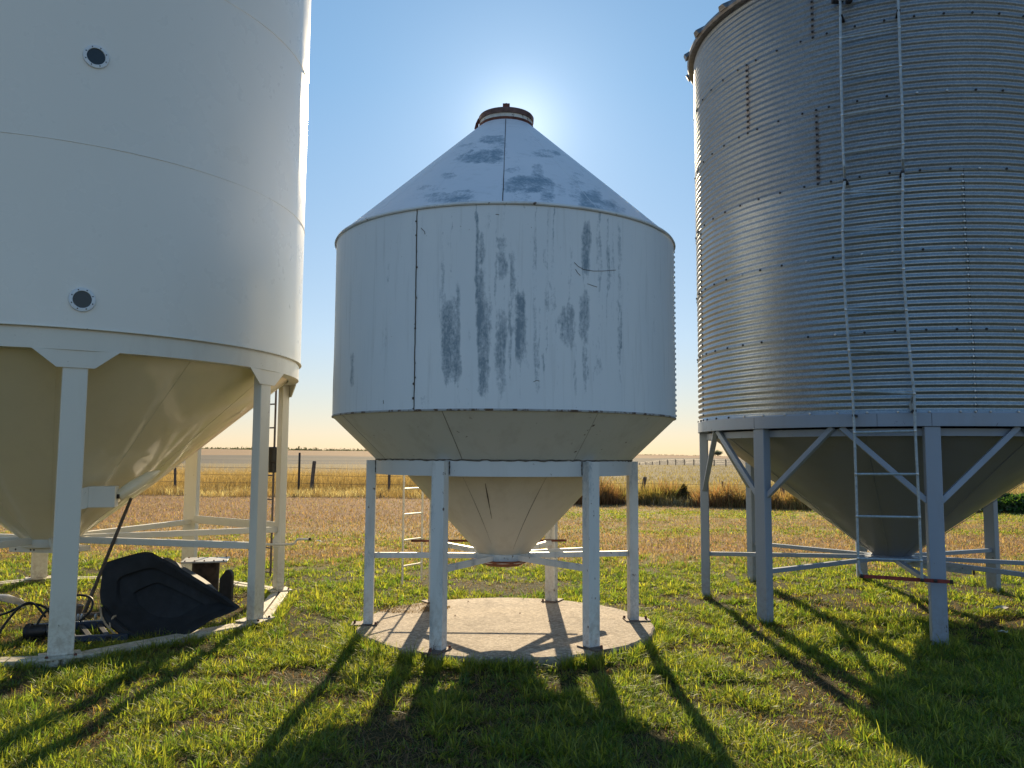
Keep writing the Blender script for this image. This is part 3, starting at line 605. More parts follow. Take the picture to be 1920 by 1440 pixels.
# ring beam with rust-blackened weld line on top
MB().lathe(cx, cy, [(1.12, 1.487), (1.214, 1.487), (1.214, 1.612), (1.204, 1.622), (1.15, 1.64)], 128).build('ring_beam', paint('ring paint', (.68, .70, .72), .45, (.4, .35, .3), .15, .05, .2, lowdirt=False), bin1)
mb = MB(); pts = []
for k in range(241):
    a = 2 * PI * k / 240; pts.append(radial(a) * (1.213 + random.uniform(0, .006)) + Vector((cx, cy, 1.620 + random.uniform(-.004, .008))))
mb.tube(pts, [.0055 + .004 * random.random() for _ in pts], 6, False); mb.build('weld_seam', plain('dark weld', (.12, .105, .09), .8, 0, .8, 18), bin1)
hopprof = ((1.04, 1.60), (.235, .735))
MB().lathe(cx, cy, [(1.04, 1.60), (.96, 1.515), (.60, 1.128), (.235, .735)], 128).build('hopper', M['white_hopper'], bin1)
# seams
def strip(pts, nrm_fn, wd, name, m, parent, th=.004):
    mb = MB(); mb.tube(pts, wd, 5); return mb.build(name, m, parent)
pa = on_cyl(cx, cy, R1 + .001, 779, 580); a_s = math.atan2(pa.y - cy, pa.x - cx)
strip([Vector((cx, cy, 0)) + radial(a_s + random.uniform(-.001, .001)) * (R1 + .001) + Z * (ZL + (ZH - ZL) * k / 40) for k in range(41)], None, .0042, 'seam', M['white_dark_edge'], bin1)
for (k, zf) in enumerate((.01, .06, .13, .16, .23, .38, .40, .42, .55, .61, .70, .78, .86, .93, .985)):
    mb = MB(); z = ZL + (ZH - ZL) * zf; mb.tube([Vector((cx, cy, z)) + radial(a_s + random.uniform(-.008, .008)) * (R1 + .0005), Vector((cx, cy, z)) + radial(a_s) * (R1 + .0035)], [random.uniform(.004, .012), .002], 6); mb.build('paint_chip', M['white_dark_edge'], bin1)
a_r = math.radians(-90.3); rp = ((1.640, ZH - .012), (.262, 4.905))
strip([cone_pt(ZH - .01 + (4.90 - ZH) * k / 20, a_r + random.uniform(-.001, .001), rp, .001) for k in range(21)], None, .0038, 'seam', M['white_dark_edge'], bin1)
for aa in (-114, -133, -62, -40, -150, -20):
    strip([cone_pt(ZH - .01 + (4.90 - ZH) * k / 20, math.radians(aa), rp, -.001) for k in range(21)], None, .0028, 'seam', M['worn_roof'], bin1)
sp_ = ((R1 - .004, ZL), (1.212, 1.618))
for aa, w_ in ((-107, .0022), (-62, .0008), (-150, .001)):
    strip([cone_pt(ZL - .005 - .38 * k / 12, math.radians(aa + k * .1), sp_, .001) for k in range(13)], None, w_, 'seam', M['white_dark_edge'], bin1)
for a0_, a1_, z0, z1, w_ in ((-100, -100, 1.42, 1.18, .006), (-100, -100, 1.2, 1.1, .003), (-66, -72, 1.5, .80, .0022), (-112, -108, 1.5, .85, .0015)):
    strip([cone_pt(z0 + (z1 - z0) * k / 10, math.radians(a0_ + (a1_ - a0_) * k / 10), hopprof, .001) for k in range(11)], None, [w_ * (1 - abs(k - 5) / 7) for k in range(11)], 'scratch', M['white_dark_edge'], bin1)
for pl in ([(1108, 725), (1125, 742), (1150, 756), (1190, 762), (1230, 762), (1288, 758)], [(1113, 755), (1122, 770), (1134, 782)], [(1165, 818), (1188, 826), (1207, 832)], [(930, 1245), (945, 1238), (955, 1242)], [(440, 575), (455, 590), (457, 602)], [(275, 1325), (277, 1340)], [(765, 515), (780, 517)]):
    strip([on_cyl(cx, cy, R1 + .0015, 600 + x / 2.323, 180 + y / 2.323) for x, y in pl], None, .0022, 'scratch', M['white_dark_edge'], bin1)
# rivet strip near the right-hand silhouette
a = math.radians(-10.5); bolts_on(bin1, 'rivet', M['white_leg'], [(Vector((cx, cy, ZL + .03 + k * .0485)) + radial(a) * R1, radial(a), .012, .011) for k in range(34)])
# neck and lid
MB().lathe(cx, cy, [(.268, 4.885), (.270, 4.926)], 64).build('neck_band', M['rust'], bin1)
nk = MB().lathe(cx, cy, [(.264, 4.922), (.263, 4.924), (.262, 4.975)], 64).build('neck', paint('neck paint', (.72, .71, .68), .5, (.14, .06, .05), .5, .1, .8), bin1)
ld = MB().lathe(cx, cy, [(.262, 4.966), (.273, 4.966), (.275, 5.008), (.267, 5.02), (.2, 5.035), (.05, 5.045), (.001, 5.046)], 64).build('lid', M['rust_lid'], bin1)
mb = MB(); mb.box((cx, cy, 5.10), .07, .07, .115); mb.tube([(cx, cy, 5.15), (cx, cy, 5.172)], .010, 8); mb.build('lid_knob', M['rust'], ld, bevel=.004)
mb = MB(); mb.tube([(cx - .285, cy - .02, 4.87), (cx - .297, cy - .02, 4.90), (cx - .288, cy - .02, 4.95), (cx - .27, cy - .02, 5.0)], [.014, .02, .016, .012], 8); mb.build('lid_hinge', M['rust'], ld)
# legs
A1 = -1.991; plate_m = plain('rust stained plate', (.16, .12, .10), .8, .1, .6, 16)
for k in range(6):
    a = A1 + k * PI / 3; ra, ta = radial(a), tang(a); c0 = Vector((cx, cy, 0)) + ra * 1.258; mb = MB()
    # open channel: web facing out with two flanges
    H_ = 1.612 - .102; zc = .102 + H_ / 2
    prf = [(.044, -.0575), (.044, .0575), (-.044, .0575), (-.044, .012), (-.038, .009), (-.038, -.009), (-.044, -.012), (-.044, -.0575)]
    mb.prism([c0 + ra * u_ + ta * v_ + Z * .102 for u_, v_ in prf], Z * H_)
    lg = mb.build('leg', M['white_leg'], bin1, 0, .003)
    mb = MB(); mb.box(c0 + ra * .035 + Z * .0965, .24, .17, .012, (ra, ta, Z)); bp = mb.build('base_plate', plate_m, lg, 0, .002)
    bolts_on(lg, 'anchor_bolt', M['rust'], [(c0 + ra * .125 + Z * .102, Z, .012, .03), (c0 - ra * .07 + ta * .07 + Z * .102, Z, .012, .02)])
    for s_ in (-1, 1): MB().tube([c0 - ra * .040 + ta * s_ * (.063 + random.uniform(-.002, .002)) + Z * (1.61 - .11 * q / 7) for q in range(8)], [random.uniform(.002, .006) for _ in range(8)], 5).build('weld_bead', M['white_dark_edge'], lg)
    # spoke brace to the hub
    e = c0 - ra * .045 + Z * .725; h0 = Vector((cx, cy, .715)) + ra * .24
    MB().bar(h0, e, .05, .05).build('brace', M['white_leg'], bin1, 0, .003)
MB().lathe(cx, cy, [(.235, .745), (.252, .742), (.254, .665), (.235, .66), (.001, .66)], 64).build('hub_collar', M['white_leg'], bin1)
MB().lathe(cx, cy, [(.30, .690), (.30, .684), (.17, .625), (.001, .622)], 10).build('discharge_gate', M['rust'], bin1, 10)
mb = MB(); mb.tube([at(771, 1014, 9.08), at(1062, 1013.5, 9.08)], .013, 8); mb.build('gate_rod', M['rust'], bin1)
mb = MB(); mb.bar(Vector((cx + .1, cy + .2, .70)), Vector((cx + .92, cy + .95, .66)), .05, .07); mb.build('gate_arm', M['white_leg'], bin1, 0, .003)
# ladder on the far side
l0, l1 = Vector((-1.234, 9.56, .20)), Vector((-1.05, 9.86, .20))
lad = MB().tube([l0, l0 + Z * 3.9], .012, 8).build('ladder', M['cream_leg'], bin1)
MB().tube([l1, l1 + Z * 3.9], .012, 8).build('ladder_rail', M['cream_leg'], lad)
for k in range(13): MB().tube([l0 + Z * (.20 + k * .292), l1 + Z * (.20 + k * .292)], .011, 8).build('rung', M['cream_leg'], lad)
for zz in (2.4, 3.4):
    for l_ in (l0, l1):
        d = Vector((cx - l_.x, cy - l_.y, 0)).normalized(); MB().bar(Vector((l_.x, l_.y, zz)), Vector((l_.x, l_.y, zz)) + d * .33, .02, .02).build('ladder_bracket', M['cream_leg'], lad)
place(bin1, (cx, cy, .09))

# ------------------------------------------------------------------ left bin
bin2 = thing('hopper_bin', 'large smooth cream hopper bin with round portholes at the left', 'grain bin')
cx, cy = LB; C0 = Vector((cx, cy, 0)); RW, RRing = 2.492, 2.475
surf_rev('wall', M['cream'], bin2, cx, cy, lambda T: (RW + 0 * T, 2.672 + (8.1 - 2.672) * T), 60, 360, None, .008, 3)
MB().lathe(cx, cy, [(RW + .05, 8.07), (RW + .05, 8.10), (.3, 9.6), (.3, 9.7), (.001, 9.72)], 128).build('roof', M['cream'], bin2)
for z in (4.215, 5.93):
    MB().lathe(cx, cy, [(RW + .001, z - .004), (RW + .0055, z), (RW + .001, z + .004)], 180).build('wall_seam', M['cream'], bin2)
MB().lathe(cx, cy, [(2.36, 2.495), (RRing, 2.495), (RRing, 2.652), (RRing - .012, 2.653), (RRing - .012, 2.668), (RRing + .028, 2.669), (RRing + .028, 2.676), (RRing - .01, 2.673)], 180).build('ring_beam', M['cream_leg'], bin2, 25)
hp = [(2.42, 2.56), (1.7, 1.95), (1.0, 1.35), (.26, .77)]
MB().lathe(cx, cy, hp, 160).build('hopper', M['cream_hopper'], bin2)
def cone2(z, a, eps=0.):
    r = np.interp(z, [.77, 1.35, 1.95, 2.56], [.26, 1.0, 1.7, 2.42]) + eps; return Vector((cx + r * math.cos(a), cy + r * math.sin(a), z))
for aa in (-95, -62, -35, -8, 20): MB().tube([cone2(.8 + 1.7 * k / 16, math.radians(aa), .001) for k in range(17)], .003, 5).build('hopper_seam', M['cream_hopper'], bin2)
for k in range(8):
    a = LROT + k * PI / 4; ra, ta = radial(a), tang(a); c0 = C0 + ra * (LR - .035); mb = MB(); zt, zb = 2.495, .062
    mb.box(c0 + Z * (zt + zb) / 2, .085, .185, zt - zb, (ra, ta, Z)); lg = mb.build('leg', M['cream_leg'], bin2, 0, .008)
    # gusset plate: wide under the ring, narrowing to the leg
    zz = [(-.32, 2.494), (.32, 2.494), (.14, 2.352), (-.14, 2.352)]
    pl = [c0 + ra * .044 + ta * u_ + Z * z_ for u_, z_ in zz]; MB().prism(pl, ra * .010).build('gusset', M['cream_leg'], lg, 0)
    mb = MB(); mb.box(c0 + Z * .056, .26, .30, .014, (ra, ta, Z)); mb.build('base_plate', M['skid'], lg, 0, .002)
    bolts_on(lg, 'foot_bolt', M['rust'], [(c0 + ra * .095 + ta * s_ * .10 + Z * .062, Z, .013, .018) for s_ in (-1, 1)])
    e = c0 - ra * .03 + Z * .765; MB().bar(C0 + ra * .24 + Z * .765, e, .06, .065).build('brace', M['cream_leg'], bin2, 0, .004)
    # skid beam, two flat channels side by side
    a2 = LROT + (k + 1) * PI / 4; p, q = C0 + ra * LR, C0 + radial(a2) * LR; d = (q - p).normalized(); nrm = d.cross(Z)
    MB().bar(p + nrm * .055 + Z * .022 - d * .02, q + nrm * .055 + Z * .022 + d * .02, .085, .055).build('skid_beam', M['skid'], bin2, 0, .004); MB().bar(p - nrm * .055 + Z * .018, q - nrm * .055 + Z * .018, .085, .055).build('skid_beam', M['skid'], bin2, 0, .004)
    if k == 2:
        a3 = LROT + 3 * PI / 4; MB().bar(c0 + Z * .80, C0 + radial(a3) * (LR - .035) + Z * .80, .02, .10).build('tie_plate', M['cream_leg'], bin2, 0, .002)
MB().lathe(cx, cy, [(.255, .80), (.275, .80), (.275, .70), (.255, .69), (.001, .69)], 48).build('hub_collar', M['cream_leg'], bin2)
mb = MB(); mb.box(C0 + Vector((0, 0, .665)), .70, .34, .055, (Vector((.98, -.2, 0)).normalized(), Vector((.2, .98, 0)).normalized(), Z)); sg = mb.build('slide_gate', M['cream_leg'], bin2, 0, .004)
bolts_on(sg, 'gate_bolt', M['bolt_dark'], [(C0 + Vector((q * .98, -.2 * q - .172, .665)), (-.2, -.98, 0), .011, .004) for q in (-.30, -.12, -.08, .2, .26)])
# white opener box on the hopper and the trough behind it
bc = at(194, 931, 8.02); ax = (Vector((.96, .28, 0)), Vector((-.28, .96, 0)), Z)
mb = MB(); mb.box(bc, .235, .20, .20, ax); bx = mb.build('opener_box', M['cream_leg'], bin2, 0, .006)
mb = MB(); p1 = bc - ax[0] * .117; mb.prism([p1 - ax[1] * .1 + Z * .1, p1 - ax[1] * .1 - Z * .1, p1 - ax[1] * .1 - Z * .14 - ax[0] * .14 + ax[1] * .06, p1 - ax[1] * .1 + Z * .06 - ax[0] * .14 + ax[1] * .06], ax[1] * .16); mb.build('box_neck', M['cream_leg'], bx, 0)
mb = MB(); mb.tube([bc + ax[0] * .118 + Z * .0, bc + ax[0] * .14], .022, 12); mb.build('knob', M['rubber'], bx)
tr = [at(222, 930, 8.12), at(250, 912, 8.2), at(280, 893, 8.3), at(299, 883, 8.4)]; mb = MB()
mb.tube(tr, [.055, .062, .05, .012], 12); mb.build('sight_trough', M['cream_hopper'], bin2)
# portholes
for (px, py, nm) in ((180, 107, 'upper'), (154, 562, 'lower')):
    pc = on_cyl(cx, cy, RW, px, py); a = math.atan2(pc.y - cy, pc.x - cx); ra, ta = radial(a), tang(a); mb = MB(); n = 40
    ring = [(.070, .004), (.070, .014), (.073, .018), (.097, .016), (.100, .002)]; vs = []; fs = []
    for (r_, d_) in ring:
        for k in range(n): t_ = 2 * PI * k / n; vs.append(pc + ta * r_ * math.cos(t_) + Z * r_ * math.sin(t_) + ra * d_)
    for i_ in range(len(ring) - 1):
        for k in range(n): fs.append((i_ * n + k, i_ * n + (k + 1) % n, (i_ + 1) * n + (k + 1) % n, (i_ + 1) * n + k))
    mb.add(vs, fs); po = mb.build('porthole', M['port_rim'], bin2)
    mb = MB(); mb.tube([pc + ra * .001, pc + ra * .007], .071, 40); mb.build('porthole_glass', M['glass_dark'], po)
    bolts_on(po, 'porthole_bolt', M['bolt_dark'], [(pc + ta * .083 * math.cos(t_) + Z * .083 * math.sin(t_) + ra * .016, ra, .0055, .004) for t_ in [2 * PI * (k + .5) / 8 for k in range(8)]])
# ladder behind leg
ra1, ra2 = radial(math.radians(49)), radial(math.radians(58.5)); b1, b2 = C0 + ra1 * 2.66 + Z * .10, C0 + ra2 * 2.66 + Z * .10
lad = MB().tube([b1, b1 + Z * 7.9], .014, 8).build('ladder', M['ladder_dark'], bin2)
MB().tube([b2, b2 + Z * 7.9], .014, 8).build('ladder_rail', M['ladder_dark'], lad)
for k in range(25): MB().tube([b1 + Z * (.05 + k * .31), b2 + Z * (.05 + k * .31)], .010, 8).build('rung', M['ladder_dark'], lad)
for zz in (.8, 2.6, 4.4, 6.2, 7.6):
    for b_, r_ in ((b1, ra1), (b2, ra2)): MB().bar(Vector((b_.x, b_.y, zz)), Vector((b_.x, b_.y, zz)) - r_ * .18, .025, .02).build('ladder_bracket', M['ladder_dark'], lad)
# crank handle
mb = MB(); mb.tube([C0 + Vector((.3, .1, .72)), at(505, 1021, 9.75), at(548, 1020.5, 9.75), at(552, 1019, 9.75), at(557, 1012, 9.75), at(562, 1011, 9.75), at(581, 1011, 9.75)], .014, 8); ck = mb.build('crank_handle', M['cream_leg'], bin2)
mb = MB(); mb.tube([at(579, 1011, 9.75), at(583, 1011, 9.75)], .017, 8); mb.build('handle_cap', M['rubber'], ck)
mb = MB(); mb.prism([at(511, 1013, 9.8), at(525, 992, 9.8), at(526, 1026, 9.8), at(512, 1027, 9.8)], Vector((.0, .012, 0))); mb.build('crank_bracket', M['cream_leg'], ck)
place(bin2, (cx, cy, 0))
# black tube canister strapped to the ladder
cc = at(512, 862, 10.72); root = thing('document_tube', 'black plastic canister strapped to the ladder of the cream bin', 'canister')
MB().tube([cc - Z * .165, cc - Z * .160, cc - Z * .04, cc - Z * .035, cc + Z * .12], [.048, .055, .058, .066, .068], 20).build('body', M['rubber'], root)
MB().tube([cc + Z * .12, cc + Z * .155, cc + Z * .165], [.075, .075, .06], 20).build('cap', M['rubber'], root)
mb = MB(); mb.bar(cc + Vector((.06, .02, .14)), cc + Vector((.10, .03, .17)), .02, .02); mb.bar(cc + Vector((.10, .03, .15)), cc + Vector((.10, .03, .22)), .02, .03, (1, 0, 0)); mb.bar(cc + Vector((.05, .02, -.07)), cc + Vector((.10, .03, -.07)), .02, .05); mb.build('bracket', M['dark_steel'], root)
place(root, cc - Z * .165)

# ------------------------------------------------------------------ right bin
bin3 = thing('hopper_bin', 'tall corrugated galvanised hopper bin on blue grey legs at the right', 'grain bin')
cx, cy = RB; C0 = Vector((cx, cy, 0)); RC = 2.098; ZB, SH, NS = 2.078, .7455, 6; NC = 12; ZT = ZB + SH * NS
# corrugated wall: course by course, tone per sheet in the colour attribute
seams = {0: [-94.1, -179.2, 90, 0], 1: [-94.5, -179.1, 90, 0], 2: [-94.8, -179, 90, 0], 3: [-129.1, -40, 50, 140], 4: [-150.3, -60, 30, 120], 5: [-129.5, -40, 50, 140]}
na = 512; nzc = NC * 8; VV = []; FF = []; CC = []; base = 0
th = np.linspace(0, 2 * PI, na, endpoint=False)
for s_ in range(NS):
    t = np.linspace(0, 1, nzc + 1); z = ZB + SH * (s_ + t); Zm, A = np.meshgrid(z, th, indexing='ij'); Tm = np.repeat(t[:, None], na, 1)
    co = np.cos(2 * PI * NC * Tm); r = RC + .0065 * np.sign(co) * np.abs(co) ** .8 + .0012 * (s_ % 2)
    dn = (fbm(np.cos(A) * 3 + s_, np.sin(A) * 3 + Zm, 4) - .5) * .010; r = r + dn
    P = np.stack([cx + r * np.cos(A), cy + r * np.sin(A), Zm], -1).reshape(-1, 3)
    i = np.arange(nzc * na); k = i % na; b = i - k + (k + 1) % na; FF.append(np.stack([i, b, b + na, i + na], 1) + base); VV.append(P)
    ang = (np.degrees(A) + 180) % 360 - 180; ss = sorted(seams[s_]); tone = np.zeros_like(A); tv = {0: [.9, .75, .95, .8], 1: [.55, .3, .95, .6], 2: [.45, .25, .85, .5], 3: [.3, .15, .2, .4], 4: [.2, .12, .2, .3], 5: [.15, .2, .12, .3]}[s_]
    idx = np.searchsorted(np.array(ss), ang) % 4; tone = np.array([tv[(j + 1) % 4] for j in range(4)])[idx]
    rust = np.zeros_like(A)
    if s_ >= 3:
        d = np.abs((ang - seams[s_][0] + 180) % 360 - 180); rust = sstep(1.1, .2, d)
    CC.append(np.stack([tone.ravel(), rust.ravel(), tone.ravel() * 0], 1)); base += len(P)
arrmesh('corrugated_wall', np.concatenate(VV), np.concatenate(FF), M['galv'], np.concatenate(CC), True, bin3)
# sheet overlap edges
for s_ in range(1, NS): MB().lathe(cx, cy, [(RC + .009, ZB + SH * s_ - .012), (RC + .0108, ZB + SH * s_ - .013), (RC + .0108, ZB + SH * s_ - .0105)], 256).build('sheet_lap', M['ladder_galv'], bin3)
for s_ in range(NS):
    a = math.radians(seams[s_][0]); pts = [C0 + radial(a + .007) * (RC + .0095 * math.cos(2 * PI * NC * q / 96) + .001) + Z * (ZB + SH * (s_ + q / 96)) for q in range(97)]
    MB().tube(pts, .0022, 4).build('sheet_edge', M['dark_steel'], bin3)
# bolts
bmesh_d = MB(); bolt_bm(bmesh_d, (0, 0, 0), (0, 0, 1), .012, .010); b0 = bmesh_d.build('bolt', M['bolt_dark'], bin3)
bmesh_z = MB(); bolt_bm(bmesh_z, (0, 0, 0), (0, 0, 1), .0125, .011); b1_ = bmesh_z.build('bolt', M['bolt_zinc'], bin3)
bl = []
for s_ in range(NS):
    for sm in seams[s_][:2]:
        for q in range(13 if s_ > 2 else 12):
            bl.append((sm + random.uniform(-.05, .05), ZB + SH * (s_ + q / 12), 1 if s_ < 3 else 0))
for s_ in range(0, NS + 0):
    for q in range(52):
        aa = -184 + q * 7.03 + 2; 
        bl.append((aa, ZB + SH * s_ + .0, 1 if (s_ < 1 or random.random() < .25) else 0))
campos = Vector((0, 0, CAM_H)); vis = []; hid = []
for (aa, z, kd) in bl:
    a = math.radians(aa); p = C0 + radial(a) * (RC + .0085) + Z * z; (vis if (campos - p).dot(radial(a)) > .25 * (campos - p).length and pix(np.array(p))[0] < 1930 and pix(np.array(p))[1] > -20 else hid).append((p, a, kd))
vis.sort(key=lambda q: (campos - q[0]).length); rest = vis[96:] + hid
for j, (p, a, kd) in enumerate(vis[:96]):
    src = b1_ if kd else b0; o = src.copy(); COL.objects.link(o); o.parent = bin3; o.matrix_basis = Matrix.Translation(p) @ radial(a).to_track_quat('Z', 'Y').to_matrix().to_4x4()
bpy.data.objects.remove(b0); bpy.data.objects.remove(b1_)
mb = MB()
for (p, a, kd) in rest: bolt_bm(mb, p, radial(a), .012, .010)
tag(mb.build('bolts', M['bolt_dark'], bin3), kind='stuff')
# ring beams, hopper
MB().lathe(cx, cy, [(2.0, 1.948), (RC + .014, 1.948), (RC + .014, 2.066), (RC + .006, 2.078), (RC - .02, 2.08)], 192).build('ring_beam', M['blue_steel'], bin3, 25)
for aa in (-116.5, -104.2, -80, -150): MB().tube([C0 + radial(math.radians(aa)) * (RC + .0145) + Z * z for z in (1.95, 2.064)], .0018, 4).build('ring_joint', M['dark_steel'], bin3)
MB().lathe(cx, cy, [(1.93, 1.93), (2.01, 1.93), (2.01, 1.862), (1.93, 1.862)], 160).build('inner_ring', M['blue_steel'], bin3, 25)
MB().lathe(cx, cy, [(1.965, 1.90), (1.10, 1.262), (.60, .885), (.185, .565)], 160).build('hopper', M['grey_hopper'], bin3)
for aa in (-170, -120, -75, -30):
    MB().tube([C0 + radial(math.radians(aa)) * (.19 + 1.77 * k / 14 + .002) + Z * (.565 + 1.333 * k / 14) for k in range(15)], .004, 5).build('hopper_seam', M['grey_hopper'], bin3)
A3 = 2.897; RL = 2.036
for k in range(8):
    a = A3 + k * PI / 4; ra, ta = radial(a), tang(a); c0 = C0 + ra * (RL + .01); mb = MB(); zt = 1.946; zb = -.03
    mb.box(c0 + Z * (zt + zb) / 2, .10, .135, zt - zb, (ra, ta, Z)); lg = mb.build('leg', M['blue_steel'], bin3, 0, .008)
    for s_ in (-1, 1):
        lo = c0 + ta * s_ * .055 + Z * 1.27; a_e = a + s_ * .375; hi = C0 + radial(a_e) * (RL + .01) + Z * 1.945
        MB().bar(lo, hi, .05, .05, ra).build('knee_brace', M['blue_steel'], bin3, 0, .004)
    MB().bar(C0 + ra * .15 + Z * (.545), c0 - ra * .04 + Z * .515, .055, .045).build('spoke', M['blue_steel'], bin3, 0, .004)
MB().lathe(cx, cy, [(.185, .575), (.20, .575), (.30, .555), (.31, .52), (.2, .51), (.001, .51)], 8).build('hub_collar', M['blue_steel'], bin3, 15)
mb = MB(); mb.bar(C0 + Vector((.05, -.02, .49)), C0 + Vector((.66, -.45, .44)), .045, .05); sg = mb.build('gate_arm', M['ladder_galv'], bin3, 0, .003)
mb = MB(); mb.tube([C0 + Vector((.67, -.457, .44)), C0 + Vector((.685, -.467, .44))], .026, 10); mb.build('gate_arm_end', M['rubber'], sg)
# ladder following what the picture shows
RLad = RC + .13
def lp(px, py, r=RLad): return on_cyl(cx, cy, r, px, py)
L_up = [(1574, -60), (1575.5, 10), (1576, 72), (1577, 144), (1579, 216), (1581, 288), (1583, 312)]
L_lo = [(1584, 340), (1581, 361), (1580, 433), (1582, 506), (1586, 581), (1592, 657), (1598.5, 733), (1602, 811), (1604.5, 889), (1607, 968), (1609, 1047), (1611, 1068), (1616, 1078)]
R_up = [(1682, -60), (1684, 0), (1686, 52), (1688, 124), (1691.5, 197), (1693, 270), (1692.5, 298)]
R_lo = [(1693, 325), (1692.6, 357), (1691.5, 428), (1694, 504), (1699, 581), (1705.5, 659), (1714, 738), (1716, 808), (1720, 889), (1724, 970), (1727, 1051), (1729, 1090)]
lad = MB().tube([lp(*p) for p in L_lo], .0125, 8).build('ladder', M['ladder_galv'], bin3)
for pts, nm in ((L_up, 0), (R_up, 0), (R_lo, 1)):
    q = [lp(*p) for p in pts]
    if nm == 0: q.append(lp(pts[-1][0] + 1, pts[-1][1] + 20, RC + .02))
    MB().tube(q, .0125, 8).build('rail', M['ladder_galv'], lad)
for (ly, lx, ry, rx) in ((0, 1575, -18, 1684), (72, 1576, 52, 1686), (144, 1577, 124, 1688), (216, 1579, 197, 1691.5), (288, 1581, 270, 1693), (361, 1581, 357, 1692.6), (433, 1580, 428, 1691.5), (506, 1582, 504, 1694), (581, 1586, 581, 1699), (657, 1592, 659, 1705.5), (733, 1598.5, 738, 1714), (811, 1602, 808, 1716), (889, 1604.5, 889, 1720), (968, 1607, 970, 1724), (1047, 1609, 1051, 1727)):
    a_, b_ = lp(lx, ly), lp(rx, ry); rg = MB().tube([a_, b_], .0115, 8).build('rung', M['ladder_galv'], lad)
    oa = (a_ - C0); oa.z = 0; oa.normalize(); ob = (b_ - C0); ob.z = 0; ob.normalize()
    bolts_on(lad, 'rung_bolt', M['bolt_zinc'], [(a_ + oa * .012, oa, .013, .008), (b_ + ob * .012, ob, .013, .008)])
for (px, py) in ((1601, 779), (1714.5, 770), (1584, 338), (1692.5, 322), (1577, 30), (1685, 20)):
    p = lp(px, py); o_ = p - C0; o_.z = 0; o_.normalize(); MB().bar(p + o_ * .01, C0 + o_ * RC + Z * p.z, .03, .02).build('ladder_bracket', M['dark_steel'], lad)
mb = MB(); mb.bar(lp(1712, 742), lp(1709, 756, RC + .06), .02, .02); mb.bar(lp(1709, 756, RC + .06), lp(1711, 770, RC + .05), .03, .03); mb.build('latch_hook', M['ladder_galv'], lad)
pa, pb = lp(1612, 1080, RLad + .01), lp(1781, 1091, RLad - .02)
mb = MB(); mb.bar(pa, pb, .012, .032); rb = mb.build('spacer_bar', M['red'], lad, 0, .002)
MB().bar(pb, pb + (pb - pa).normalized() * .025, .02, .036).build('end_clip', M['dark_steel'], lad)
bolts_on(lad, 'clamp_bolt', M['dark_steel'], [(lp(1754, 1089, RLad + .0), (-.2, -1, 0), .016, .012), (lp(1729, 1088, RLad + .012), (-.2, -1, 0), .018, .012), (lp(1616, 1080, RLad + .012), (-.2, -1, 0), .018, .012)])
# top fitting and eave
for px_, w_ in ((1570, .10), (1592, .05)): MB().box(on_cyl(cx, cy, RC + .05, px_, 0), w_, .06, .05).build('ladder_mount', M['dark_steel'], lad, 0, .004)
ZE = ZT - .0
roofprof = [(RC - .01, ZE - .035), (RC + .07, ZE - .045), (RC + .085, ZE - .02), (RC + .08, ZE + .01), (.35, ZE + 1.05), (.35, ZE + 1.2), (.001, ZE + 1.25)]
MB().lathe(cx, cy, roofprof, 144).build('roof', M['galv_roof'], bin3)
for k in range(24):
    a = math.radians(-187 + 15 * k); ra, ta = radial(a), tang(a); p = C0 + ra * (RC + .105) + Z * (ZE - .03); q = C0 + ra * .36 + Z * (ZE + 1.06); d = (q - p).normalized(); nn = d.cross(ta); nn = nn if nn.z > 0 else -nn
    poly = [p - ta * .06, p - ta * .035 + nn * .055, p + ta * .035 + nn * .055, p + ta * .06]; MB().prism(poly, q - p).build('roof_rib', M['galv_roof'], bin3, 0)
place(bin3, (cx, cy, 0))

# ------------------------------------------------------------------ junk under the cream bin
def Pj(px, py): return at(px, py, 7.55 + .40 * (1205 - py) / 170)
root = thing('plastic_tub', 'black moulded plastic tub tipped on its side under the cream bin', 'tub')
out = [(194, 1059), (228, 1048), (268, 1038), (287, 1040), (450, 1138), (436, 1148), (392, 1164), (360, 1186), (321, 1206), (262, 1200), (204, 1151), (186, 1127)]
in1 = [(213, 1092), (236, 1082), (270, 1072), (289, 1071), (425, 1144), (415, 1149), (385, 1160), (355, 1177), (318, 1196), (266, 1190), (222, 1150), (212, 1128)]
in2 = [(236, 1129), (250, 1121), (275, 1110), (289, 1108), (392, 1160), (386, 1162), (372, 1166), (345, 1178), (314, 1190), (274, 1186), (244, 1160), (236, 1140)]
def chaikin(p): return [q for i_ in range(len(p)) for q in ((p[i_][0] * .8 + p[(i_ + 1) % len(p)][0] * .2, p[i_][1] * .8 + p[(i_ + 1) % len(p)][1] * .2), (p[i_][0] * .2 + p[(i_ + 1) % len(p)][0] * .8, p[i_][1] * .2 + p[(i_ + 1) % len(p)][1] * .8))]
out, in1, in2 = chaikin(out), chaikin(in1), chaikin(in2)
n_ = len(out); nrm = Vector((-.05, .93, .36)).normalized(); rings = [[Pj(*p) for p in out]]
rings.insert(0, [q + nrm * .02 + (q - Pj(300, 1120)).normalized() * .012 for q in rings[0]])
def inset(r, f): c = sum(r, Vector()) / len(r); return [c + (q - c) * f for q in r]
rings.append(inset(rings[1], .965)); r2 = [Pj(*p) + nrm * .07 for p in in1]; rings.append(r2); rings.append(inset(r2, .97)); rings[-1] = [q + nrm * .05 for q in rings[-1]]
r3 = [Pj(*p) + nrm * .16 for p in in2]; rings.append(r3); rings.append([q + nrm * .035 for q in inset(r3, .93)])
vs = [q for r in rings for q in r]; fs = [(i_ * n_ + k, i_ * n_ + (k + 1) % n_, (i_ + 1) * n_ + (k + 1) % n_, (i_ + 1) * n_ + k) for i_ in range(len(rings) - 1) for k in range(n_)]
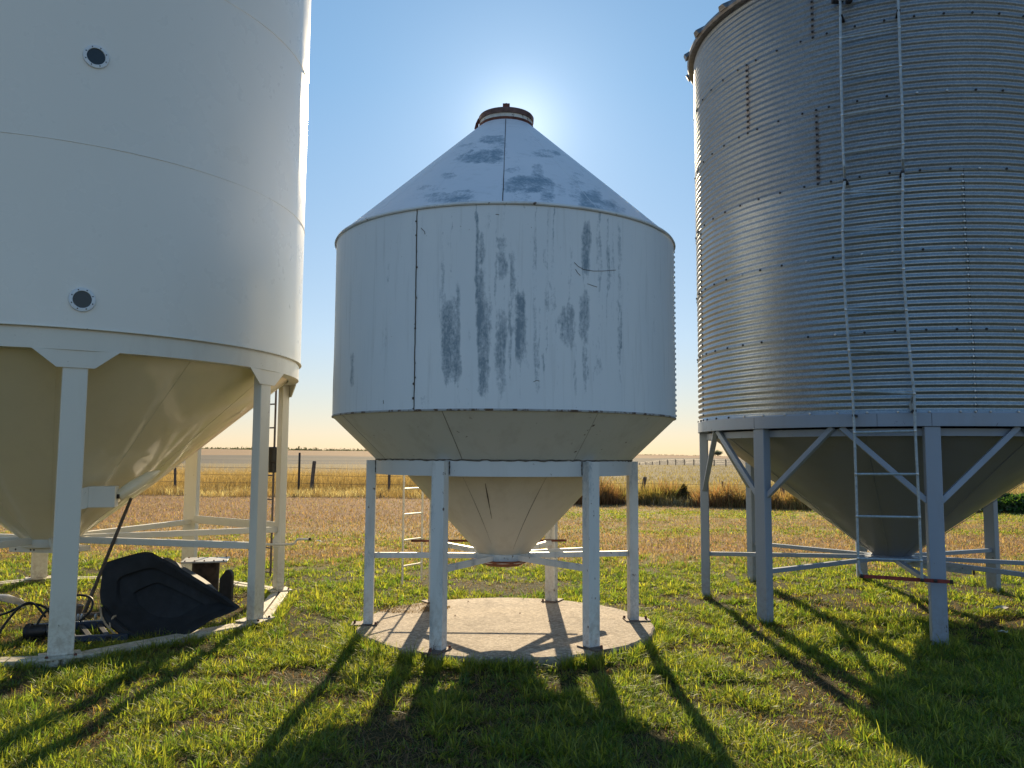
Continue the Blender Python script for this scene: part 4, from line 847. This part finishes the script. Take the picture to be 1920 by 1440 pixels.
fs.append(tuple((len(rings) - 1) * n_ + k for k in range(n_)))
# outer skin behind
o0 = len(vs); b1r = [q + nrm * .12 for q in inset(rings[0], .76)]; b2r = [q + nrm * .34 for q in inset(rings[0], .5)]; vs += rings[0] + b1r + b2r
for r_ in range(2): fs += [(o0 + r_ * n_ + (k + 1) % n_, o0 + r_ * n_ + k, o0 + (r_ + 1) * n_ + k, o0 + (r_ + 1) * n_ + (k + 1) % n_) for k in range(n_)]
fs.append(tuple(o0 + 2 * n_ + k for k in range(n_))[::-1])
for q in vs:
    if q.z < .012: q.z = .012
mb = MB(); mb.add(vs, fs); mb.build('shell', M['black_plastic'], root, 25)
for pl in ([(196, 1130), (198, 1145), (206, 1160), (220, 1175), (236, 1192)], [(214, 1166), (215, 1155), (221, 1146), (226, 1144)]):
    mb = MB(); mb.tube([Pj(*p) - nrm * .09 for p in pl], .010, 6); mb.build('strap', M['strap'], root)
mb = MB(); mb.tube([Pj(192, 1140) - nrm * .01, Pj(210, 1158) - nrm * .045, Pj(240, 1180) - nrm * .06, Pj(262, 1192) - nrm * .04], [.03, .04, .04, .03], 10); mb.build('roller', M['black_plastic'], root)
place(root, Pj(321, 1206))
root = tag(MB().tube([at(157, 1152, 8.62), at(180, 1095, 8.6), at(212, 1017, 8.56), at(246, 934, 8.52)], [.021, .019, .0175, .016], 10).build('metal_rod', M['rod_steel']), 'long weathered steel rod leaning up beside the black tub', 'rod')
# flanged pipe
g0 = ground_at(386, 1140); root = thing('flanged_pipe', 'short rusty steel pipe with a pale square flange on top, behind the black tub', 'pipe'); g0 = Vector((at(386, 1060, 9.35).x, 9.35, 0)); hz = .475
MB().lathe(g0.x, g0.y, [(.135, 0), (.145, 0), (.145, hz), (.135, hz)], 40).build('pipe', plain('rusted pipe', (.045, .028, .022), .7, .3, .9, 9), root)
axf = (Vector((.97, .24, 0)), Vector((-.24, .97, 0)), Z); fl = MB().box(g0 + Z * (hz + .009), .48, .42, .016, axf).build('flange', M['dull_alu'], root, 0, .003)
bolts_on(fl, 'flange_bolt', M['rust'], [(g0 + axf[0] * i_ * .10 + axf[1] * j_ * .17 + Z * (hz + .017), Z, .009, .012) for i_ in range(-2, 3) for j_ in (-1, 1)]); place(root, g0)
# rounded dark plate beside it
c = at(422, 1100, 9.2); poly = [Vector((c.x - .066, 9.2, .02)), Vector((c.x + .066, 9.2, .02)), Vector((c.x + .070, 9.2, .33))] + [Vector((c.x + .02 + .05 * math.cos(t_), 9.2, .33 + .07 * math.sin(t_))) for t_ in (.5, 1., 1.5, 2.)] + [Vector((c.x - .066, 9.2, .30))]
tag(MB().prism(poly, Vector((.01, .05, 0))).build('steel_paddle', M['dark_steel'], None, 0, .004), 'dark upright steel blade with a rounded top right of the rusty pipe', 'steel blade')
# auger drive frame with hoses
root = thing('auger_frame', 'low blue and black machine frame with bolts lying left of the black tub', 'machine part')
G = lambda px, py, z=0.: Vector((ground_at(px, py).x, ground_at(px, py).y, z))
MB().bar(G(60, 1190, .06), G(215, 1185, .08), .07, .07).build('main_beam', M['blue_paint'], root, 0, .004); MB().bar(G(95, 1210, .05), G(240, 1205, .05), .05, .05).build('main_beam', M['blue_paint'], root, 0, .004)
for q in (80, 120, 150, 185): MB().bar(G(q, 1188, .07), G(q + 18, 1208, .05), .045, .035).build('cross_bar', M['dark_steel'], root, 0, .003)
mb = MB(); mb.tube([G(50, 1200, .07), G(56, 1200, .07), G(57, 1200, .07), G(85, 1198, .07)], [.075, .075, .06, .06], 16); mb.build('hydraulic_motor', M['dark_steel'], root)
MB().tube([G(140, 1165, .03), G(147, 1165, .16)], .045, 10).build('pivot', M['rod_steel'], root); MB().tube([G(150, 1172, .09), G(215, 1168, .10)], .022, 8).build('pivot_arm', M['rod_steel'], root)
bolts_on(root, 'clevis_pin', M['bolt_zinc'], [(G(q, 1186, .12), Z, .014, .05) for q in (145, 152, 178, 190)])
place(root, G(120, 1200))
hs = [[(-60, 1175, .12), (0, 1182, .20), (30, 1172, .27), (62, 1168, .24), (90, 1185, .15), (110, 1195, .08)], [(20, 1230, .02), (14, 1205, .12), (22, 1178, .25), (42, 1172, .28), (70, 1176, .16)], [(72, 1212, .03), (70, 1185, .18), (84, 1165, .28), (110, 1150, .33), (140, 1150, .30), (146, 1160, .2), (135, 1175, .12)]]
for h_, lb in zip(hs, ('black rubber hose running out of the picture at the left', 'black rubber hose bent down into the grass, near the left edge', 'black rubber hose looping up behind the front cream leg')):
    pts = [Vector(G(px, 1195, z_)) + Vector((0, (1195 - py) * .006, 0)) for px, py, z_ in h_]
    P_ = []
    for i_ in range(len(pts) - 1):
        p0, p1, p2, p3 = pts[max(i_ - 1, 0)], pts[i_], pts[i_ + 1], pts[min(i_ + 2, len(pts) - 1)]
        for t_ in (0, .2, .4, .6, .8): P_.append(.5 * ((2 * p1) + (p2 - p0) * t_ + (2 * p0 - 5 * p1 + 4 * p2 - p3) * t_ ** 2 + (3 * p1 - p0 - 3 * p2 + p3) * t_ ** 3))
    P_.append(pts[-1]); tag(MB().tube(P_, .011, 8).build('rubber_hose', M['rubber']), lb, 'hose', 'black hoses by the machine frame')
# pale scoop at the left
g0 = Vector((ground_at(10, 1140).x, ground_at(10, 1140).y, 0)); mb = MB(); prof = [(-.45, .10), (-.25, .135), (0, .13), (.15, .09), (.27, .02)]; vs = []
for (x_, z_) in prof:
    wd = .13 * (1 - max(0, (x_ + .1)) / .45)
    for v_ in (-1, -.5, 0, .5, 1): vs.append((g0.x + x_, g0.y + v_ * wd, z_ - .05 * v_ * v_ + .015))
nn_ = len(vs); vs += [(x_, y_, z_ - .006) for x_, y_, z_ in vs]; fs = []
for i_ in range(4):
    for j_ in range(4): a_ = i_ * 5 + j_; fs += [(a_, a_ + 5, a_ + 6, a_ + 1), (nn_ + a_, nn_ + a_ + 1, nn_ + a_ + 6, nn_ + a_ + 5)]
mb.add(vs, fs); tag(mb.build('metal_chute', M['dull_alu']), 'pale curved metal sheet lying in the grass at the left edge', 'metal sheet')
# litter
def litter(px, py, s, label):
    g0 = ground_at(px, py, .05); mb = MB(); vs = []; N_ = 5
    for i_ in range(N_):
        for j_ in range(3): vs.append(g0 + Vector(((i_ - 2) * s * .5, (j_ - 1) * s * .35 + random.uniform(-.2, .2) * s - (i_ - 2) * s * .08, .012 + random.uniform(0, .5) * s)))
    n0 = len(vs); vs += [v_ - Z * .002 for v_ in vs]; fs = []
    for i_ in range(N_ - 1):
        for j_ in range(2): a_ = i_ * 3 + j_; fs += [(a_, a_ + 3, a_ + 4, a_ + 1), (n0 + a_, n0 + a_ + 1, n0 + a_ + 4, n0 + a_ + 3)]
    mb.add(vs, fs); tag(mb.build('paper_scrap', M['paper'], None, 60), label, 'litter')
litter(1872, 1146, .09, 'crumpled dirty white paper scrap near the right edge')
litter(1880, 1188, .04, 'small pale scrap below the larger paper scrap at the right')
litter(600, 1018, .10, 'pale scrap on the dry grass left of the white bin')
# dry leaves on the slab
mb = MB()
rl = []
for (px, py, lb) in ((878, 1130, 'reddish dry leaf nearest the rear rim of the concrete pad'), (853, 1157, 'dry leaf on the pad just right of the front left white leg'), (975, 1152, 'dry leaf near the middle of the concrete pad'), (1030, 1167, 'dry leaf on the pad in front of the rear right white leg')):
    g0 = ground_at(px, py, .094); s = .014; tag(MB().add([g0 + Vector((-s, 0, 0)), g0 + Vector((0, -s * .5, .012)), g0 + Vector((s, 0, .004)), g0 + Vector((0, s * .5, .016)), g0 + Vector((0, 0, .022))], [(0, 1, 4), (1, 2, 4), (2, 3, 4), (3, 0, 4), (0, 3, 2, 1)]).build('dry_leaf', M['rust'], None, 0), lb, 'leaf', 'dry leaves on the concrete pad')
# straw blown on the rear left of the slab
n = 2600; a = rng.uniform(0, 6.28, n); r = np.sqrt(rng.random(n)); x = -.95 + .42 * r * np.cos(a) - .1; y = 8.72 + .30 * r * np.sin(a); k = (np.hypot(x - CB[0] - .03, y - 7.98) < 1.38) & (rng.random(n) < .25 + .75 * (fbm(x * 6, y * 6, 3) > .5)); x, y = x[k], y[k]; n = len(x)
o = blades('straw_litter', x, y, np.full(n, .091), rng.uniform(.008, .03, n), rng.uniform(.003, .007, n), rng.uniform(0, 6.28, n), rng.uniform(1, 3, n), np.array([.26, .17, .10]) * rng.uniform(.4, 1.2, (n, 1)), M['dry_blade']); tag(o, 'dry straw blown onto the rear left of the concrete pad', 'straw', kind='stuff')
